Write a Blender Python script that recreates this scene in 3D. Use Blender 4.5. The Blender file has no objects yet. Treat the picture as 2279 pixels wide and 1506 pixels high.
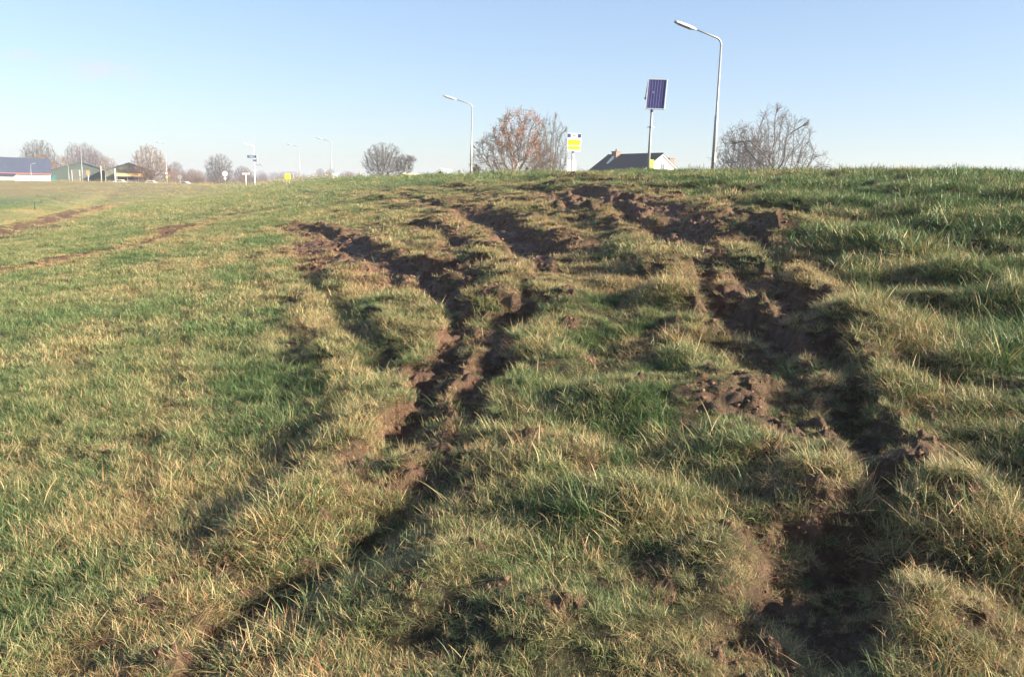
import bpy, bmesh, math, random
import numpy as np
from mathutils import Vector, Matrix

# ------------------------------------------------------------------ camera, sky, sun
SC = bpy.context.scene
COL = SC.collection
IW, IH, FPX = 2279.0, 1506.0, 1900.0
YAW, PITCH, ROLL = math.radians(20), math.radians(10.05), math.radians(1.5)
EYE = 1.62
F0 = np.array([math.sin(YAW), math.cos(YAW), 0.0])
R0 = np.array([math.cos(YAW), -math.sin(YAW), 0.0])
FW = F0 * math.cos(PITCH) + np.array([0, 0, -math.sin(PITCH)])
UP = np.cross(R0, FW)
RT = R0 * math.cos(ROLL) + UP * math.sin(ROLL)
UP = UP * math.cos(ROLL) - R0 * math.sin(ROLL)
cam = bpy.data.cameras.new('camera')
cam.sensor_width = 36.0
cam.lens = 36.0 * FPX / IW
cam.clip_start = 0.1
cam.clip_end = 20000
camo = bpy.data.objects.new('camera', cam)
COL.objects.link(camo)
camo.matrix_world = Matrix(((RT[0], UP[0], -FW[0], 0), (RT[1], UP[1], -FW[1], 0), (RT[2], UP[2], -FW[2], EYE), (0, 0, 0, 1)))
SC.camera = camo

SUN_EL, SUN_AZ = math.radians(20.5), math.radians(20 + 106)      # clockwise from +Y
SD = Vector((math.sin(SUN_AZ) * math.cos(SUN_EL), math.cos(SUN_AZ) * math.cos(SUN_EL), math.sin(SUN_EL)))
world = bpy.data.worlds.new("World")
SC.world = world
world.use_nodes = True
wt = world.node_tree
sky = wt.nodes.new('ShaderNodeTexSky')
sky.sky_type = 'NISHITA'
sky.sun_disc = False
sky.sun_elevation = SUN_EL
sky.sun_rotation = SUN_AZ
sky.altitude = 0
sky.air_density = 1.0
sky.dust_density = 0.6
sky.ozone_density = 2.6
bg = wt.nodes['Background']
bg.inputs['Strength'].default_value = 0.088
tint = wt.nodes.new('ShaderNodeMix'); tint.data_type = 'RGBA'; tint.blend_type = 'MULTIPLY'; tint.inputs[0].default_value = 1.0
tint.inputs[7].default_value = (.925, .975, 1.10, 1)          # camera white balance for the sky
gm = wt.nodes.new('ShaderNodeGamma'); gm.inputs['Gamma'].default_value = .68
wt.links.new(sky.outputs[0], gm.inputs[0]); wt.links.new(gm.outputs[0], tint.inputs[6]); 
# two faint wisps of cloud, upper left
def wisp(prev, px, py, sx, seed, amt):
    u = (px - IW / 2) / FPX; v = (IH / 2 - py) / FPX; d = FW + RT * u + UP * v; d = d / np.linalg.norm(d)
    tc = wt.nodes.new('ShaderNodeTexCoord'); a = wt.nodes.new('ShaderNodeVectorMath'); a.operation = 'SUBTRACT'; a.inputs[1].default_value = tuple(d)
    wt.links.new(tc.outputs['Generated'], a.inputs[0])
    m = wt.nodes.new('ShaderNodeVectorMath'); m.operation = 'MULTIPLY'; m.inputs[1].default_value = (1 / sx, 1 / sx, 4.2 / sx); wt.links.new(a.outputs[0], m.inputs[0])
    l = wt.nodes.new('ShaderNodeVectorMath'); l.operation = 'LENGTH'; wt.links.new(m.outputs[0], l.inputs[0])
    nz = wt.nodes.new('ShaderNodeTexNoise'); nz.inputs['Scale'].default_value = 2.6; nz.inputs['Detail'].default_value = 6; mp = wt.nodes.new('ShaderNodeVectorMath'); mp.inputs[1].default_value = (seed, seed, 0)
    wt.links.new(m.outputs[0], mp.inputs[0]); wt.links.new(mp.outputs[0], nz.inputs[0])
    r = wt.nodes.new('ShaderNodeMapRange'); r.inputs[1].default_value = 1.; r.inputs[2].default_value = 0.; wt.links.new(l.outputs['Value'], r.inputs[0])
    r2 = wt.nodes.new('ShaderNodeMapRange'); r2.inputs[1].default_value = .42; r2.inputs[2].default_value = .75; wt.links.new(nz.outputs[0], r2.inputs[0])
    f = wt.nodes.new('ShaderNodeMath'); f.operation = 'MULTIPLY'; wt.links.new(r.outputs[0], f.inputs[0]); wt.links.new(r2.outputs[0], f.inputs[1])
    f2 = wt.nodes.new('ShaderNodeMath'); f2.operation = 'MULTIPLY'; f2.inputs[1].default_value = amt; wt.links.new(f.outputs[0], f2.inputs[0])
    mx = wt.nodes.new('ShaderNodeMix'); mx.data_type = 'RGBA'; wt.links.new(f2.outputs[0], mx.inputs[0]); wt.links.new(prev, mx.inputs[6]); mx.inputs[7].default_value = (3.0, 2.55, 2.75, 1)
    return mx.outputs[2]
wt.links.new(wisp(wisp(tint.outputs[2], 45, 122, .035, 3., .8), 215, 152, .075, 9., .7), bg.inputs['Color'])
sl = bpy.data.lights.new('sun', 'SUN')
sl.energy = 5.0
sl.angle = math.radians(0.55)
sl.color = (1.0, 0.88, 0.70)
so = bpy.data.objects.new('sun', sl)
COL.objects.link(so)
so.rotation_euler = SD.to_track_quat('Z', 'Y').to_euler()
so.location = SD * 100
SC.view_settings.view_transform = 'Standard'
SC.view_settings.look = 'None'
SC.view_settings.gamma = 1.0
SC.view_settings.use_curve_mapping = False
SC.view_settings.exposure = 1.84
SC.cycles.max_bounces = 6
SC.cycles.diffuse_bounces = 2
SC.cycles.glossy_bounces = 2
SC.cycles.transmission_bounces = 3
SC.cycles.volume_bounces = 0
SC.cycles.transparent_max_bounces = 8
HAZE = 0.00065

rng = np.random.default_rng(7)
random.seed(7)

# ------------------------------------------------------------------ noise
def _hash(ix, iy, seed):
    h = (ix.astype(np.int64) * 374761393 + iy.astype(np.int64) * 668265263 + seed * 1442695041) & 0xFFFFFFFF
    h = ((h ^ (h >> 13)) * 1274126177) & 0xFFFFFFFF
    h = (h ^ (h >> 16)) & 0xFFFFFF
    return h / float(0xFFFFFF)
def vn(x, y, seed=0):
    ix = np.floor(x); iy = np.floor(y)
    fx = x - ix; fy = y - iy
    fx = fx * fx * fx * (fx * (fx * 6 - 15) + 10); fy = fy * fy * fy * (fy * (fy * 6 - 15) + 10)
    a = _hash(ix, iy, seed); b = _hash(ix + 1, iy, seed); c = _hash(ix, iy + 1, seed); d = _hash(ix + 1, iy + 1, seed)
    return (a * (1 - fx) + b * fx) * (1 - fy) + (c * (1 - fx) + d * fx) * fy
def fbm(x, y, seed=0, o=4, g=.5):
    r = 0; a = 1; t = 0
    for i in range(o):
        c, s = math.cos(i * 1.1 + .4), math.sin(i * 1.1 + .4)
        r = r + a * vn((x * c - y * s) * 2 ** i + 31.7 * i, (x * s + y * c) * 2 ** i + 17.3 * i, seed + i * 7)
        t += a; a *= g
    return r / t
def sst(a, b, x):
    t = np.clip((x - a) / (b - a), 0, 1)
    return t * t * (3 - 2 * t)

# ------------------------------------------------------------------ terrain
CR_Y = [-60, 0, 11.7, 18, 24.5, 38, 52, 101, 202, 400, 900]
CR_Z = [2.0, 2.02, 2.08, 2.20, 2.30, 2.27, 2.14, 2.04, 1.5, 1.0, .5]
def dike(x, y):
    """smooth cross-section: field | ditch | slope | crest with road | far slope"""
    zc = np.interp(y, CR_Y, CR_Z)
    prof_s = np.array([-400, -16, -12.2, -11.2, -10.4, -9.4, -6, 0, 3, 6, 9, 12, 13.8, 15, 17, 23, 25, 34, 400])
    prof_f = np.array([-1, -1, -1, -1.28, -1.28, -.97, -.66, 0, .20, .42, .66, .87, .955, .985, 1, 1, .97, -.5, -.5])
    f = 0
    for k, w in ((-1.0, .25), (0, .5), (1.0, .25)):
        f = f + w * np.interp(x + k * .6, prof_s, prof_f)
    z = np.where(f > 0, f * zc, f)
    # far embankment that swings left to the road junction
    hf = .22 + .50 * sst(-70, 0, x)
    hf = hf + (-.5 - hf) * sst(160, 186, y)
    ramp = sst(100, 150, y + .05 * x)
    side = 1 - sst(8, 15, x)
    z = z * (1 - ramp * side) + hf * ramp * side
    far = sst(170, 330, np.hypot(x, y))
    return z * (1 - far) + (-.5) * far

def ray(px, py):
    u = (px - IW / 2) / FPX; v = (IH / 2 - py) / FPX
    d = FW + RT * u + UP * v
    return d / np.linalg.norm(d)
def unproj(px, py):
    """pixel of the survey photo -> point on the smooth slope"""
    d = ray(px, py)
    t = np.concatenate([np.arange(1, 12, .02), np.arange(12, 60, .1), np.arange(60, 400, .5)])
    X = d[0] * t; Y = d[1] * t; Z = EYE + d[2] * t
    g = Z - dike(X, Y)
    i = int(np.argmax(g < 0))
    if g[i] >= 0: i = len(t) - 1
    return X[i], Y[i]
def at(px, depth):
    """ground plan position on the sight line of column px, depth metres ahead"""
    d = ray(px, 405.)
    k = depth / float(np.dot(d, F0))
    return d[0] * k, d[1] * k
def zat(px, py, x, y):
    d = ray(px, py)
    return EYE + d[2] * math.hypot(x, y) / math.hypot(d[0], d[1])

# ruts: pixels, half width, depth, berm height, bare-soil half width, bareness
RUTS = [
 # broad shallow churned bands that the deep wheel lines run in
 ([(400,1540),(520,1440),(640,1340),(780,1240),(880,1140),(960,1040),(1020,940),(1060,850),(1110,780),(1150,700)], .32, .045, .04, .44, .75),
 ([(820,1065),(880,1020),(960,980),(1030,960)], .26, .07, .05, .34, .8),
 ([(1500,540),(1590,600),(1680,650),(1760,740),(1840,830),(1880,930),(1900,1040)], .32, .05, .07, .50, .68),
 ([(1640,700),(1700,780),(1780,860),(1820,960)], .30, .04, .05, .36, .5),
 ([(1900,1040),(1920,1150),(1900,1280),(1850,1400),(1800,1530)], .22, .05, .06, .32, .42),
 ([(1200,560),(1120,520),(1030,475)], .5, .08, .06, .85, .9),
 ([(1240,430),(1340,455),(1440,480),(1540,520)], .45, .06, .08, .60, .85),
 ([(700,545),(800,590),(900,615),(980,640)], .42, .05, .06, .70, .95),
 ([(505,515),(455,620),(405,740),(368,860),(335,1000),(280,1180)], .12, .035, .02, .05, .25),
 ([(450,505),(340,610),(225,750),(135,900),(30,1080)], .14, .035, .02, .05, .2),
 ([(380,1560),(480,1475),(570,1405),(700,1325),(800,1240),(880,1165),(965,1085),(1000,1020),(1045,940),(1080,860),(1125,785),(1150,715),(1180,650),(1195,600)], .12, .085, .05, .20, .8),
 ([(1195,600),(1180,560),(1140,530),(1090,495),(1030,470)], .42, .30, .11, .60, 1.0),
 ([(1030,470),(960,455),(890,440),(800,430)], .22, .10, .07, .30, .55),
 ([(820,1065),(890,1015),(930,950),(950,860),(990,780),(1010,710),(975,650),(945,625)], .14, .16, .07, .22, .75),
 ([(945,625),(880,605),(820,570),(760,540)], .34, .17, .09, .60, 1.0),
 ([(960,640),(1010,600),(1070,575)], .24, .18, .12, .34, .95),
 ([(760,540),(720,520),(660,505)], .22, .11, .08, .40, .8),
 ([(860,515),(930,500),(1000,520),(1040,555)], .26, .14, .11, .42, .9),
 ([(1250,400),(1330,400),(1400,412),(1480,432),(1560,458),(1640,490),(1690,530),(1725,585),(1760,645),(1810,710),(1860,790),(1890,870),(1915,960),(1935,1050),(1945,1150),(1940,1260),(1900,1370),(1850,1460),(1800,1560)], .11, .16, .07, .17, .62),
 ([(1240,440),(1300,480),(1370,480),(1420,515),(1490,560),(1540,610),(1575,660),(1600,700),(1650,745),(1720,770),(1810,790)], .16, .20, .09, .26, .85),
 ([(1600,690),(1660,660),(1720,650),(1760,690),(1740,740)], .18, .12, .08, .40, .85),
 ([(1810,790),(1740,830),(1680,880),(1650,950),(1620,990)], .22, .05, .04, .26, .40),
 ([(1880,880),(1800,900),(1700,930)], .24, .05, .04, .26, .3),
 ([(1200,430),(1280,425),(1350,440),(1440,450)], .22, .12, .10, .32, .8),
 ([(1280,500),(1360,470),(1430,470)], .28, .16, .12, .40, .9),
 ([(1430,520),(1500,525),(1560,545)], .22, .14, .12, .36, .85),
 # soft older tracks
 ([(520,525),(560,595),(620,680),(670,760),(700,850),(690,940),(650,1030),(560,1150),(430,1260),(310,1340),(220,1430),(150,1540)], .16, .012, .015, .08, .10),
 ([(400,505),(345,535),(270,555),(190,570),(90,590),(-60,615)], .45, .10, .06, .60, .95),
 ([(560,470),(480,495),(400,515)], .28, .07, .04, .25, .35),
 ([(1760,1560),(1790,1420),(1800,1300),(1790,1200),(1740,1100)], .20, .12, .06, .22, .7),
 ([(1960,1240),(2050,1260),(2140,1330),(2240,1440)], .24, .15, .07, .30, .75),
 ([(1945,1050),(2040,1090),(2130,1120),(2300,1170)], .20, .13, .06, .22, .6),
 ([(1840,795),(1960,815),(2080,850),(2240,870)], .20, .12, .06, .16, .45),
 ([(2100,1010),(2180,1060),(2290,1090)], .18, .11, .05, .16, .4),
 ([(650,585),(690,620),(720,660),(800,730),(830,800),(840,860)], .18, .07, .05, .12, .3),
 ([(-80,532),(0,518),(60,505),(130,488),(190,470),(250,458),(300,452)], .8, .36, .14, 1.5, 1.0),
 ([(250,458),(310,452),(380,440)], .5, .12, .06, .6, .6),
 ([(160,455),(110,440),(60,435)], .5, .06, .02, .4, .3),
 ([(880,430),(960,425),(1050,425)], .25, .12, .10, .28, .6),
 ([(1500,445),(1650,465),(1800,500),(1950,515),(2100,540),(2290,575)], .32, .20, .05, .16, .35),
 ([(1980,600),(2080,640),(2290,650)], .25, .13, .06, .15, .35),
 ([(1700,560),(1830,600),(1960,660),(2060,700)], .20, .10, .06, .15, .35),
]
# raised lines: pixels, half width, height
RIDGES = [
 ([(660,640),(720,750),(790,850),(815,950),(770,1050),(680,1150),(580,1280),(470,1410),(380,1500)], .26, .035),
 ([(1370,545),(1430,575),(1475,615),(1490,665),(1480,715)], .26, .22),
 ([(1060,560),(1105,600),(1120,660),(1100,720)], .20, .22),
 ([(590,560),(640,660),(720,780),(770,880),(750,980),(680,1070),(600,1180),(480,1300)], .15, .03),
 ([(900,655),(880,720),(870,800)], .24, .15),
 ([(1000,480),(1060,515),(1110,550)], .30, .15),
 ([(1640,620),(1700,690),(1780,770),(1830,880)], .17, .06),
 ([(1210,640),(1230,720),(1200,800),(1150,900)], .28, .14),
 ([(230,1440),(330,1370),(430,1310)], .16, .13),
 ([(1320,395),(1420,402),(1520,420)], .25, .10),
 ([(1960,700),(1940,790),(1990,860)], .26, .13),
 ([(1250,1250),(1380,1180),(1480,1080)], .30, .10),
 ([(2000,1130),(2120,1180),(2240,1230)], .22, .14),
 ([(1960,960),(1990,1060),(2010,1150)], .20, .12),
 ([(1840,1010),(1850,1110),(1860,1230),(1830,1330)], .16, .12),
 ([(640,1470),(780,1400),(890,1320)], .16, .05),
]
MOUNDS = [((655,503),.16,.20),((1240,415),.45,.22),((1690,650),.28,.05),((1030,640),.3,.10),((510,1240),.10,.07),((600,1490),.10,.06),((400,1490),.10,.07),((955,1010),.2,.08),
          ((1150,700),.2,.07),((1860,760),.25,.12),((1420,900),.4,.10),((1000,1330),.35,.09),((1300,1420),.3,.08),((2150,1130),.18,.12),((1300,700),.35,.08)]
def catmull(P, n=4):
    P = np.array(P, float); Q = np.vstack([2 * P[0] - P[1], P, 2 * P[-1] - P[-2]]); out = []
    for i in range(1, len(Q) - 2):
        for k in range(n):
            t = k / n
            out.append(.5 * ((2 * Q[i]) + (-Q[i-1] + Q[i+1]) * t + (2*Q[i-1] - 5*Q[i] + 4*Q[i+1] - Q[i+2]) * t*t + (-Q[i-1] + 3*Q[i] - 3*Q[i+1] + Q[i+2]) * t**3))
    out.append(Q[-2]); return np.array(out)
RW = [(catmull([unproj(*p) for p in r[0]]),) + tuple(r[1:]) for r in RUTS]
GW = [(catmull([unproj(*p) for p in r[0]]),) + tuple(r[1:]) for r in RIDGES]
DRYP = [(820,1110,.26,1),(740,1190,.28,1.1),(650,1270,.28,1.1),(560,1360,.26,1.1),(480,1450,.24,1.1),(700,1330,.18,1),(900,1050,.2,1),(620,1450,.2,.9),(1780,1000,.25,.8),(1850,1180,.18,.8),(1800,1330,.18,.9),(860,1130,.2,1),(960,860,.15,.9),(1080,880,.15,.7),(1130,650,.2,.9),(1420,560,.25,.8),(1640,600,.2,.7),(1660,720,.25,.8),(820,960,.25,1),(560,1330,.18,.8),(660,1120,.2,.8),(940,700,.35,1),(905,760,.3,.8),(790,880,.32,1),(770,930,.25,1),(730,1010,.28,.9),(760,1290,.22,1),(700,1260,.15,.8),(980,1010,.22,.9),(1380,700,.12,1),(1500,600,.25,.8),(1570,650,.3,.9),
        (1100,620,.3,.7),(1900,680,.3,.7),(1950,770,.25,.8),(2100,800,.25,.7),(2165,1010,.2,.8),(2150,1150,.12,.9),(1290,730,.25,.8),(1430,800,.25,.6),(1000,1180,.2,.8),(440,1420,.16,.9),(600,1210,.15,.8),
        (1560,1000,.2,.7),(1880,1080,.14,.8),(1200,1180,.2,.7),(318,480,.8,.9),(1280,395,.8,.8),(1240,410,.6,.7),(1150,640,.3,.8),(880,840,.3,.9),(1700,1080,.2,.7),(1850,1310,.15,.8),(2200,1330,.15,.6),(1010,1240,.15,.7),(80,475,2.2,.8)]
DW = [(unproj(a, b), w, k) for a, b, w, k in DRYP]
MW = [(unproj(*m[0]),) + m[1:] for m in MOUNDS]
def dist_poly(P, x, y, R):
    """indices, |distance|, signed side, arc length of the points closer than R"""
    lo = P.min(0) - R; hi = P.max(0) + R
    idx = np.nonzero((x > lo[0]) & (x < hi[0]) & (y > lo[1]) & (y < hi[1]))[0]
    xx = x[idx]; yy = y[idx]
    D = np.full(len(idx), 1e9); S = np.zeros(len(idx)); T = np.zeros(len(idx)); L = 0
    for a, b in zip(P[:-1], P[1:]):
        v = b - a; l = np.hypot(*v) + 1e-9; u = v / l
        l2 = np.minimum(a, b) - R; h2 = np.maximum(a, b) + R
        k = np.nonzero((xx > l2[0]) & (xx < h2[0]) & (yy > l2[1]) & (yy < h2[1]))[0]
        px = xx[k] - a[0]; py = yy[k] - a[1]
        t = np.clip(px * u[0] + py * u[1], 0, l)
        d = np.hypot(px - t * u[0], py - t * u[1])
        m = d < D[k]; kk = k[m]
        D[kk] = d[m]; S[kk] = np.sign(px * u[1] - py * u[0])[m]; T[kk] = (L + t)[m]; L += l
    m = D < R
    tot = L
    return idx[m], D[m], S[m], T[m], tot

ZL = np.array([unproj(*p) for p in ((660,480),(700,600),(830,740),(860,900),(820,1040),(620,1180),(430,1400),(330,1560))]); ZL = ZL[ZL[:, 1].argsort()]
ZR = np.array([unproj(*p) for p in ((1480,415),(1720,500),(1850,620),(1960,760),(2080,900),(2200,1100),(2290,1400))]); ZR = ZR[ZR[:, 1].argsort()]
def zone_amt(x, y):
    a = np.interp(y, ZL[:, 1], ZL[:, 0]); b = np.interp(y, ZR[:, 1], ZR[:, 0])
    return sst(-.15, .7, x - a) * (1 - sst(-.3, 1.2, x - b)) * (1 - sst(26, 34, y)) * sst(1.0, 2.2, y)
def surface(x, y):
    """height, bare soil, dryness, wetness"""
    x = np.asarray(x, float); y = np.asarray(y, float)
    r = np.hypot(x, y)
    z = dike(x, y)
    top = sst(15.4, 16.6, x) * (1 - sst(23.5, 25, x))
    near = 1 - sst(60, 160, r)
    fieldm = 1 - sst(-14, -12.5, x)
    # meadow undulation
    z = z + (1 - top) * (1 - .8 * fieldm) * (1 - sst(100, 180, r) * .8) * ((fbm(x / 5., y / 8., 3, 3) - .5) * .22 + (fbm(x / 1.1, y / 1.7, 11, 3) - .5) * .13) * (.3 + .7 * sst(-.6, 1.8, x - np.interp(y, ZL[:, 1], ZL[:, 0]))) * (.45 + .55 * sst(5, 12, r))
    z = z + near * (1 - top) * (fbm(x / .33, y / .33, 21, 3) - .5) * .045
    # trampled terraces on the upper slope
    terr = sst(3.5, 7, x) * (1 - sst(13.5, 15, x))
    z = z + terr * (1 - sst(40, 90, y)) * ((fbm(x / .85, y / 4.2, 31, 3) - .5) * .26)
    mud = np.zeros_like(x); wet = np.zeros_like(x); dry = np.zeros_like(x); dz = np.zeros_like(x)
    wa = .24 + .12 * sst(3.5, 8, r)
    wx = x + (fbm(x / .5, y / .5, 41, 3) - .5) * wa; wy = y + (fbm(x / .5, y / .5, 43, 3) - .5) * wa
    for P, w, dep, berm, mw, bare in RW:
        R = max(2.6 * w + .5, mw * 2 + .5)
        i, d, s, t, tot = dist_poly(P, wx, wy, R)
        if len(i) == 0: continue
        xx = x[i]; yy = y[i]
        v = vn(t / .7 + w * 91, t * 0 + dep * 77, 51)
        v2 = vn(t / 1.9 + w * 37, t * 0 + dep * 19, 52)
        ends = sst(0, .5, t) * (1 - sst(tot - .5, tot, t)) * .75 + .25
        dd = dep * .85 * (.5 + .8 * v) * ends * (.25 + 1.5 * fbm(xx / .30, yy / .36, 173, 3))
        lug = np.sin((t + .9 * d) * 2 * math.pi / .21) * np.exp(-(d / (w * 1.15)) ** 4)
        dz[i] += -dd * np.exp(-(d / (w * 1.05)) ** 4) + .026 * lug * bare * (.3 + 1.2 * vn(t / 1.2, t * 0 + 3, 57))
        bn = fbm(xx / .24, yy / .24, 61, 3)
        dz[i] += berm * .8 * (.2 + 1.8 * bn) * (.8 + .5 * s * (v2 - .5) * 2) * np.exp(-((d - 1.65 * w) / (.55 * w)) ** 2) * ends
        ms = mw * (.55 + .9 * v2)
        nearw = 1.3 - .38 * (1 - sst(4, 8, np.hypot(xx, yy)))
        frag = fbm(xx / .20, yy / .20, 71, 3)
        m = bare * nearw * (1 - sst(ms * .6, ms * 1.3, d + (bn - .5) * 1.2 * ms)) * (.35 + 1.3 * frag)
        mud[i] = np.maximum(mud[i], np.clip(m, 0, 1))
        dry[i] = np.maximum(dry[i], (1 - sst(ms, ms + .42, d)) * min(1, bare + .15))
        wet[i] = np.maximum(wet[i], np.exp(-(d / (w * .8)) ** 2) * bare)
    for P, w, h in GW:
        i, d, s, t, tot = dist_poly(P, wx, wy, w * 3)
        v = vn(t / .6 + w * 91, t * 0 + h * 77, 81)
        ends = sst(0, .5, t) * (1 - sst(tot - .5, tot, t))
        g = np.exp(-(d / w) ** 2) * ends
        dz[i] += h * (.5 + .9 * v) * g
        dry[i] = np.maximum(dry[i], (1.25 if h == .035 else .75) * g)
    for (cx, cy), w, h in MW:
        d = np.hypot(wx - cx, wy - cy)
        g = np.exp(-(d / w) ** 3)
        dz += h * g * (.6 + .8 * fbm(x / .15, y / .15, 91, 2))
        if w < .3: mud = np.maximum(mud, g * .95)
    dz = np.where(dz < 0, .155 * np.tanh(dz / .17), .24 * np.tanh(dz / .26))
    mud = mud * (1 - .6 * sst(.03, .10, dz))
    bz = sst(.0, .8, wx - np.interp(wy, ZR[:, 1], ZR[:, 0])) * (1 - sst(13.5, 15, x)) * (1 - sst(25, 40, y))
    z = z + bz * ((fbm(x / .40, y / .50, 161, 3) - .5) * .27)
    rut = sst(.04, .12, -dz)
    # torn-up zone: lumpy turf with small bare scars
    za = zone_amt(wx, wy)
    lump = fbm(x / .42, y / .55, 151, 3)
    z = z + dz + za * ((lump - .5) * (.20 - .07 * (1 - sst(4, 8, r))) + (fbm(x / 1.3, y / 1.6, 153, 2) - .5) * .16)
    scar = fbm(x / .30, y / .42, 157, 4, .6)
    mud = np.maximum(mud, za * sst(.57 + .03 * (1 - sst(4, 7, r)), .66, scar) * .8)
    dry = np.maximum(dry, za * (.12 + .80 * sst(.42, .60, fbm(x / .55, y / .7, 159, 3))))
    # clods on bare soil
    cl = fbm(x / .11, y / .11, 101, 4, .6)
    far1 = 1 - sst(30, 60, r)
    z = z + mud * far1 * ((cl - .5) * .10 + (fbm(x / .045, y / .045, 103, 3, .6) - .5) * .05 + np.clip(fbm(x / .28, y / .28, 107, 2) - .5, 0, 1) * .06)
    # scattered bare specks
    sp = fbm(x / .45, y / .45, 121, 3)
    zone = sst(-2.5, 1.5, x) * (1 - sst(30, 45, y))
    mud = np.maximum(mud, zone * sst(.66, .74, sp) * .7)
    for (cx, cy), w, k in DW:
        d = np.hypot(wx - cx, wy - cy); dry = np.maximum(dry, k * np.exp(-(d / w) ** 2) * 1.5)
    dn = fbm(x / 1.3, y / 2.0, 131, 4)
    dry = np.clip(dry * (.5 + .9 * fbm(x / .4, y / .4, 137, 2)) + sst(.48, .72, dn) * .5 + .02, 0, 1)
    dry = np.clip(dry + .35 * sst(90, 140, y + .1 * x) , 0, 1)
    return z, mud, dry, wet * sst(.3, .8, mud) * (1 - sst(18, 26, r)), rut

def hz(x, y):
    return float(surface(np.array([x]), np.array([y]))[0][0])

# ------------------------------------------------------------------ helpers
def tag(o, label=None, cat=None, group=None, kind=None):
    if label: o['label'] = label
    if cat: o['category'] = cat
    if group: o['group'] = group
    if kind: o['kind'] = kind
    return o
def empty(name, loc, rz=0, label=None, cat=None, group=None):
    o = bpy.data.objects.new(name, None); COL.objects.link(o)
    o.location = loc; o.rotation_euler = (0, 0, rz); o.empty_display_size = .2
    return tag(o, label, cat, group)
def meshobj(name, verts, faces, mat, parent=None, smooth=False):
    me = bpy.data.meshes.new(name)
    me.from_pydata([tuple(map(float, v)) for v in verts], [], faces); me.update()
    if smooth: me.polygons.foreach_set('use_smooth', [True] * len(me.polygons))
    if mat: me.materials.append(mat)
    o = bpy.data.objects.new(name, me); COL.objects.link(o)
    if parent: o.parent = parent
    return o
class MB:
    def __init__(s): s.v = []; s.f = []
    def box(s, c, d, M=None):
        cx, cy, cz = c; dx, dy, dz = d[0] / 2, d[1] / 2, d[2] / 2; b = len(s.v)
        for sx, sy, sz in ((-1,-1,-1),(1,-1,-1),(1,1,-1),(-1,1,-1),(-1,-1,1),(1,-1,1),(1,1,1),(-1,1,1)):
            p = Vector((cx + sx * dx, cy + sy * dy, cz + sz * dz))
            s.v.append(M @ p if M else p)
        s.f += [tuple(b + i for i in q) for q in ((0,3,2,1),(4,5,6,7),(0,1,5,4),(1,2,6,5),(2,3,7,6),(3,0,4,7))]
        return s
    def tube(s, pts, rad, n=10, cap=True):
        pts = [Vector(p) for p in pts]
        if not hasattr(rad, '__len__'): rad = [rad] * len(pts)
        b0 = len(s.v); ref = None
        for i, p in enumerate(pts):
            t = (pts[min(i + 1, len(pts) - 1)] - pts[max(i - 1, 0)]).normalized()
            if ref is None: ref = t.orthogonal().normalized()
            ref = (ref - t * ref.dot(t)).normalized(); q = t.cross(ref)
            for k in range(n):
                a = 2 * math.pi * k / n
                s.v.append(p + (ref * math.cos(a) + q * math.sin(a)) * rad[i])
        for i in range(len(pts) - 1):
            for k in range(n):
                a = b0 + i * n + k; c = b0 + i * n + (k + 1) % n
                s.f.append((a, c, c + n, a + n))
        if cap:
            s.f.append(tuple(b0 + k for k in reversed(range(n)))); e = b0 + (len(pts) - 1) * n
            s.f.append(tuple(e + k for k in range(n)))
        return s
    def prism(s, poly, axis_from, axis_to, M=None):
        """poly of (u,w) in the xz plane extruded along y"""
        b = len(s.v); n = len(poly)
        for yy in (axis_from, axis_to):
            for u, w in poly:
                p = Vector((u, yy, w)); s.v.append(M @ p if M else p)
        s.f.append(tuple(b + i for i in range(n))); s.f.append(tuple(b + n + i for i in reversed(range(n))))
        for i in range(n):
            j = (i + 1) % n; s.f.append((b + j, b + i, b + n + i, b + n + j))
        return s
    def build(s, name, mat, parent=None, smooth=False, bevel=0):
        o = meshobj(name, s.v, s.f, mat, parent, smooth)
        bm = bmesh.new(); bm.from_mesh(o.data); bmesh.ops.recalc_face_normals(bm, faces=bm.faces)
        if bevel: bmesh.ops.bevel(bm, geom=list(bm.edges), offset=bevel, segments=2, affect='EDGES', profile=.7)
        bm.to_mesh(o.data); bm.free()
        return o

def N(nt, t, **kw):
    n = nt.nodes.new(t)
    for k, v in kw.items(): setattr(n, k, v)
    return n
def mat(name, col, rough=.6, metal=0., var=.12, scale=6., bump=0., spec=.4):
    """painted / weathered surface with broken-up colour"""
    m = bpy.data.materials.new(name); m.use_nodes = True; nt = m.node_tree
    b = nt.nodes['Principled BSDF']; b.inputs['Roughness'].default_value = rough; b.inputs['Metallic'].default_value = metal
    b.inputs['Specular IOR Level'].default_value = spec
    tc = N(nt, 'ShaderNodeTexCoord'); nz = N(nt, 'ShaderNodeTexNoise'); nz.inputs['Scale'].default_value = scale; nz.inputs['Detail'].default_value = 5
    nt.links.new(tc.outputs['Object'], nz.inputs['Vector'])
    r = N(nt, 'ShaderNodeValToRGB')
    r.color_ramp.elements[0].position = .3; r.color_ramp.elements[1].position = .7
    r.color_ramp.elements[0].color = tuple(c * (1 - var) for c in col) + (1,)
    r.color_ramp.elements[1].color = tuple(min(1, c * (1 + var)) for c in col) + (1,)
    nt.links.new(nz.outputs[0], r.inputs[0]); nt.links.new(r.outputs[0], b.inputs['Base Color'])
    if bump:
        bp = N(nt, 'ShaderNodeBump'); bp.inputs['Strength'].default_value = bump; nt.links.new(nz.outputs[0], bp.inputs['Height']); nt.links.new(bp.outputs[0], b.inputs['Normal'])
    return m
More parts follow.
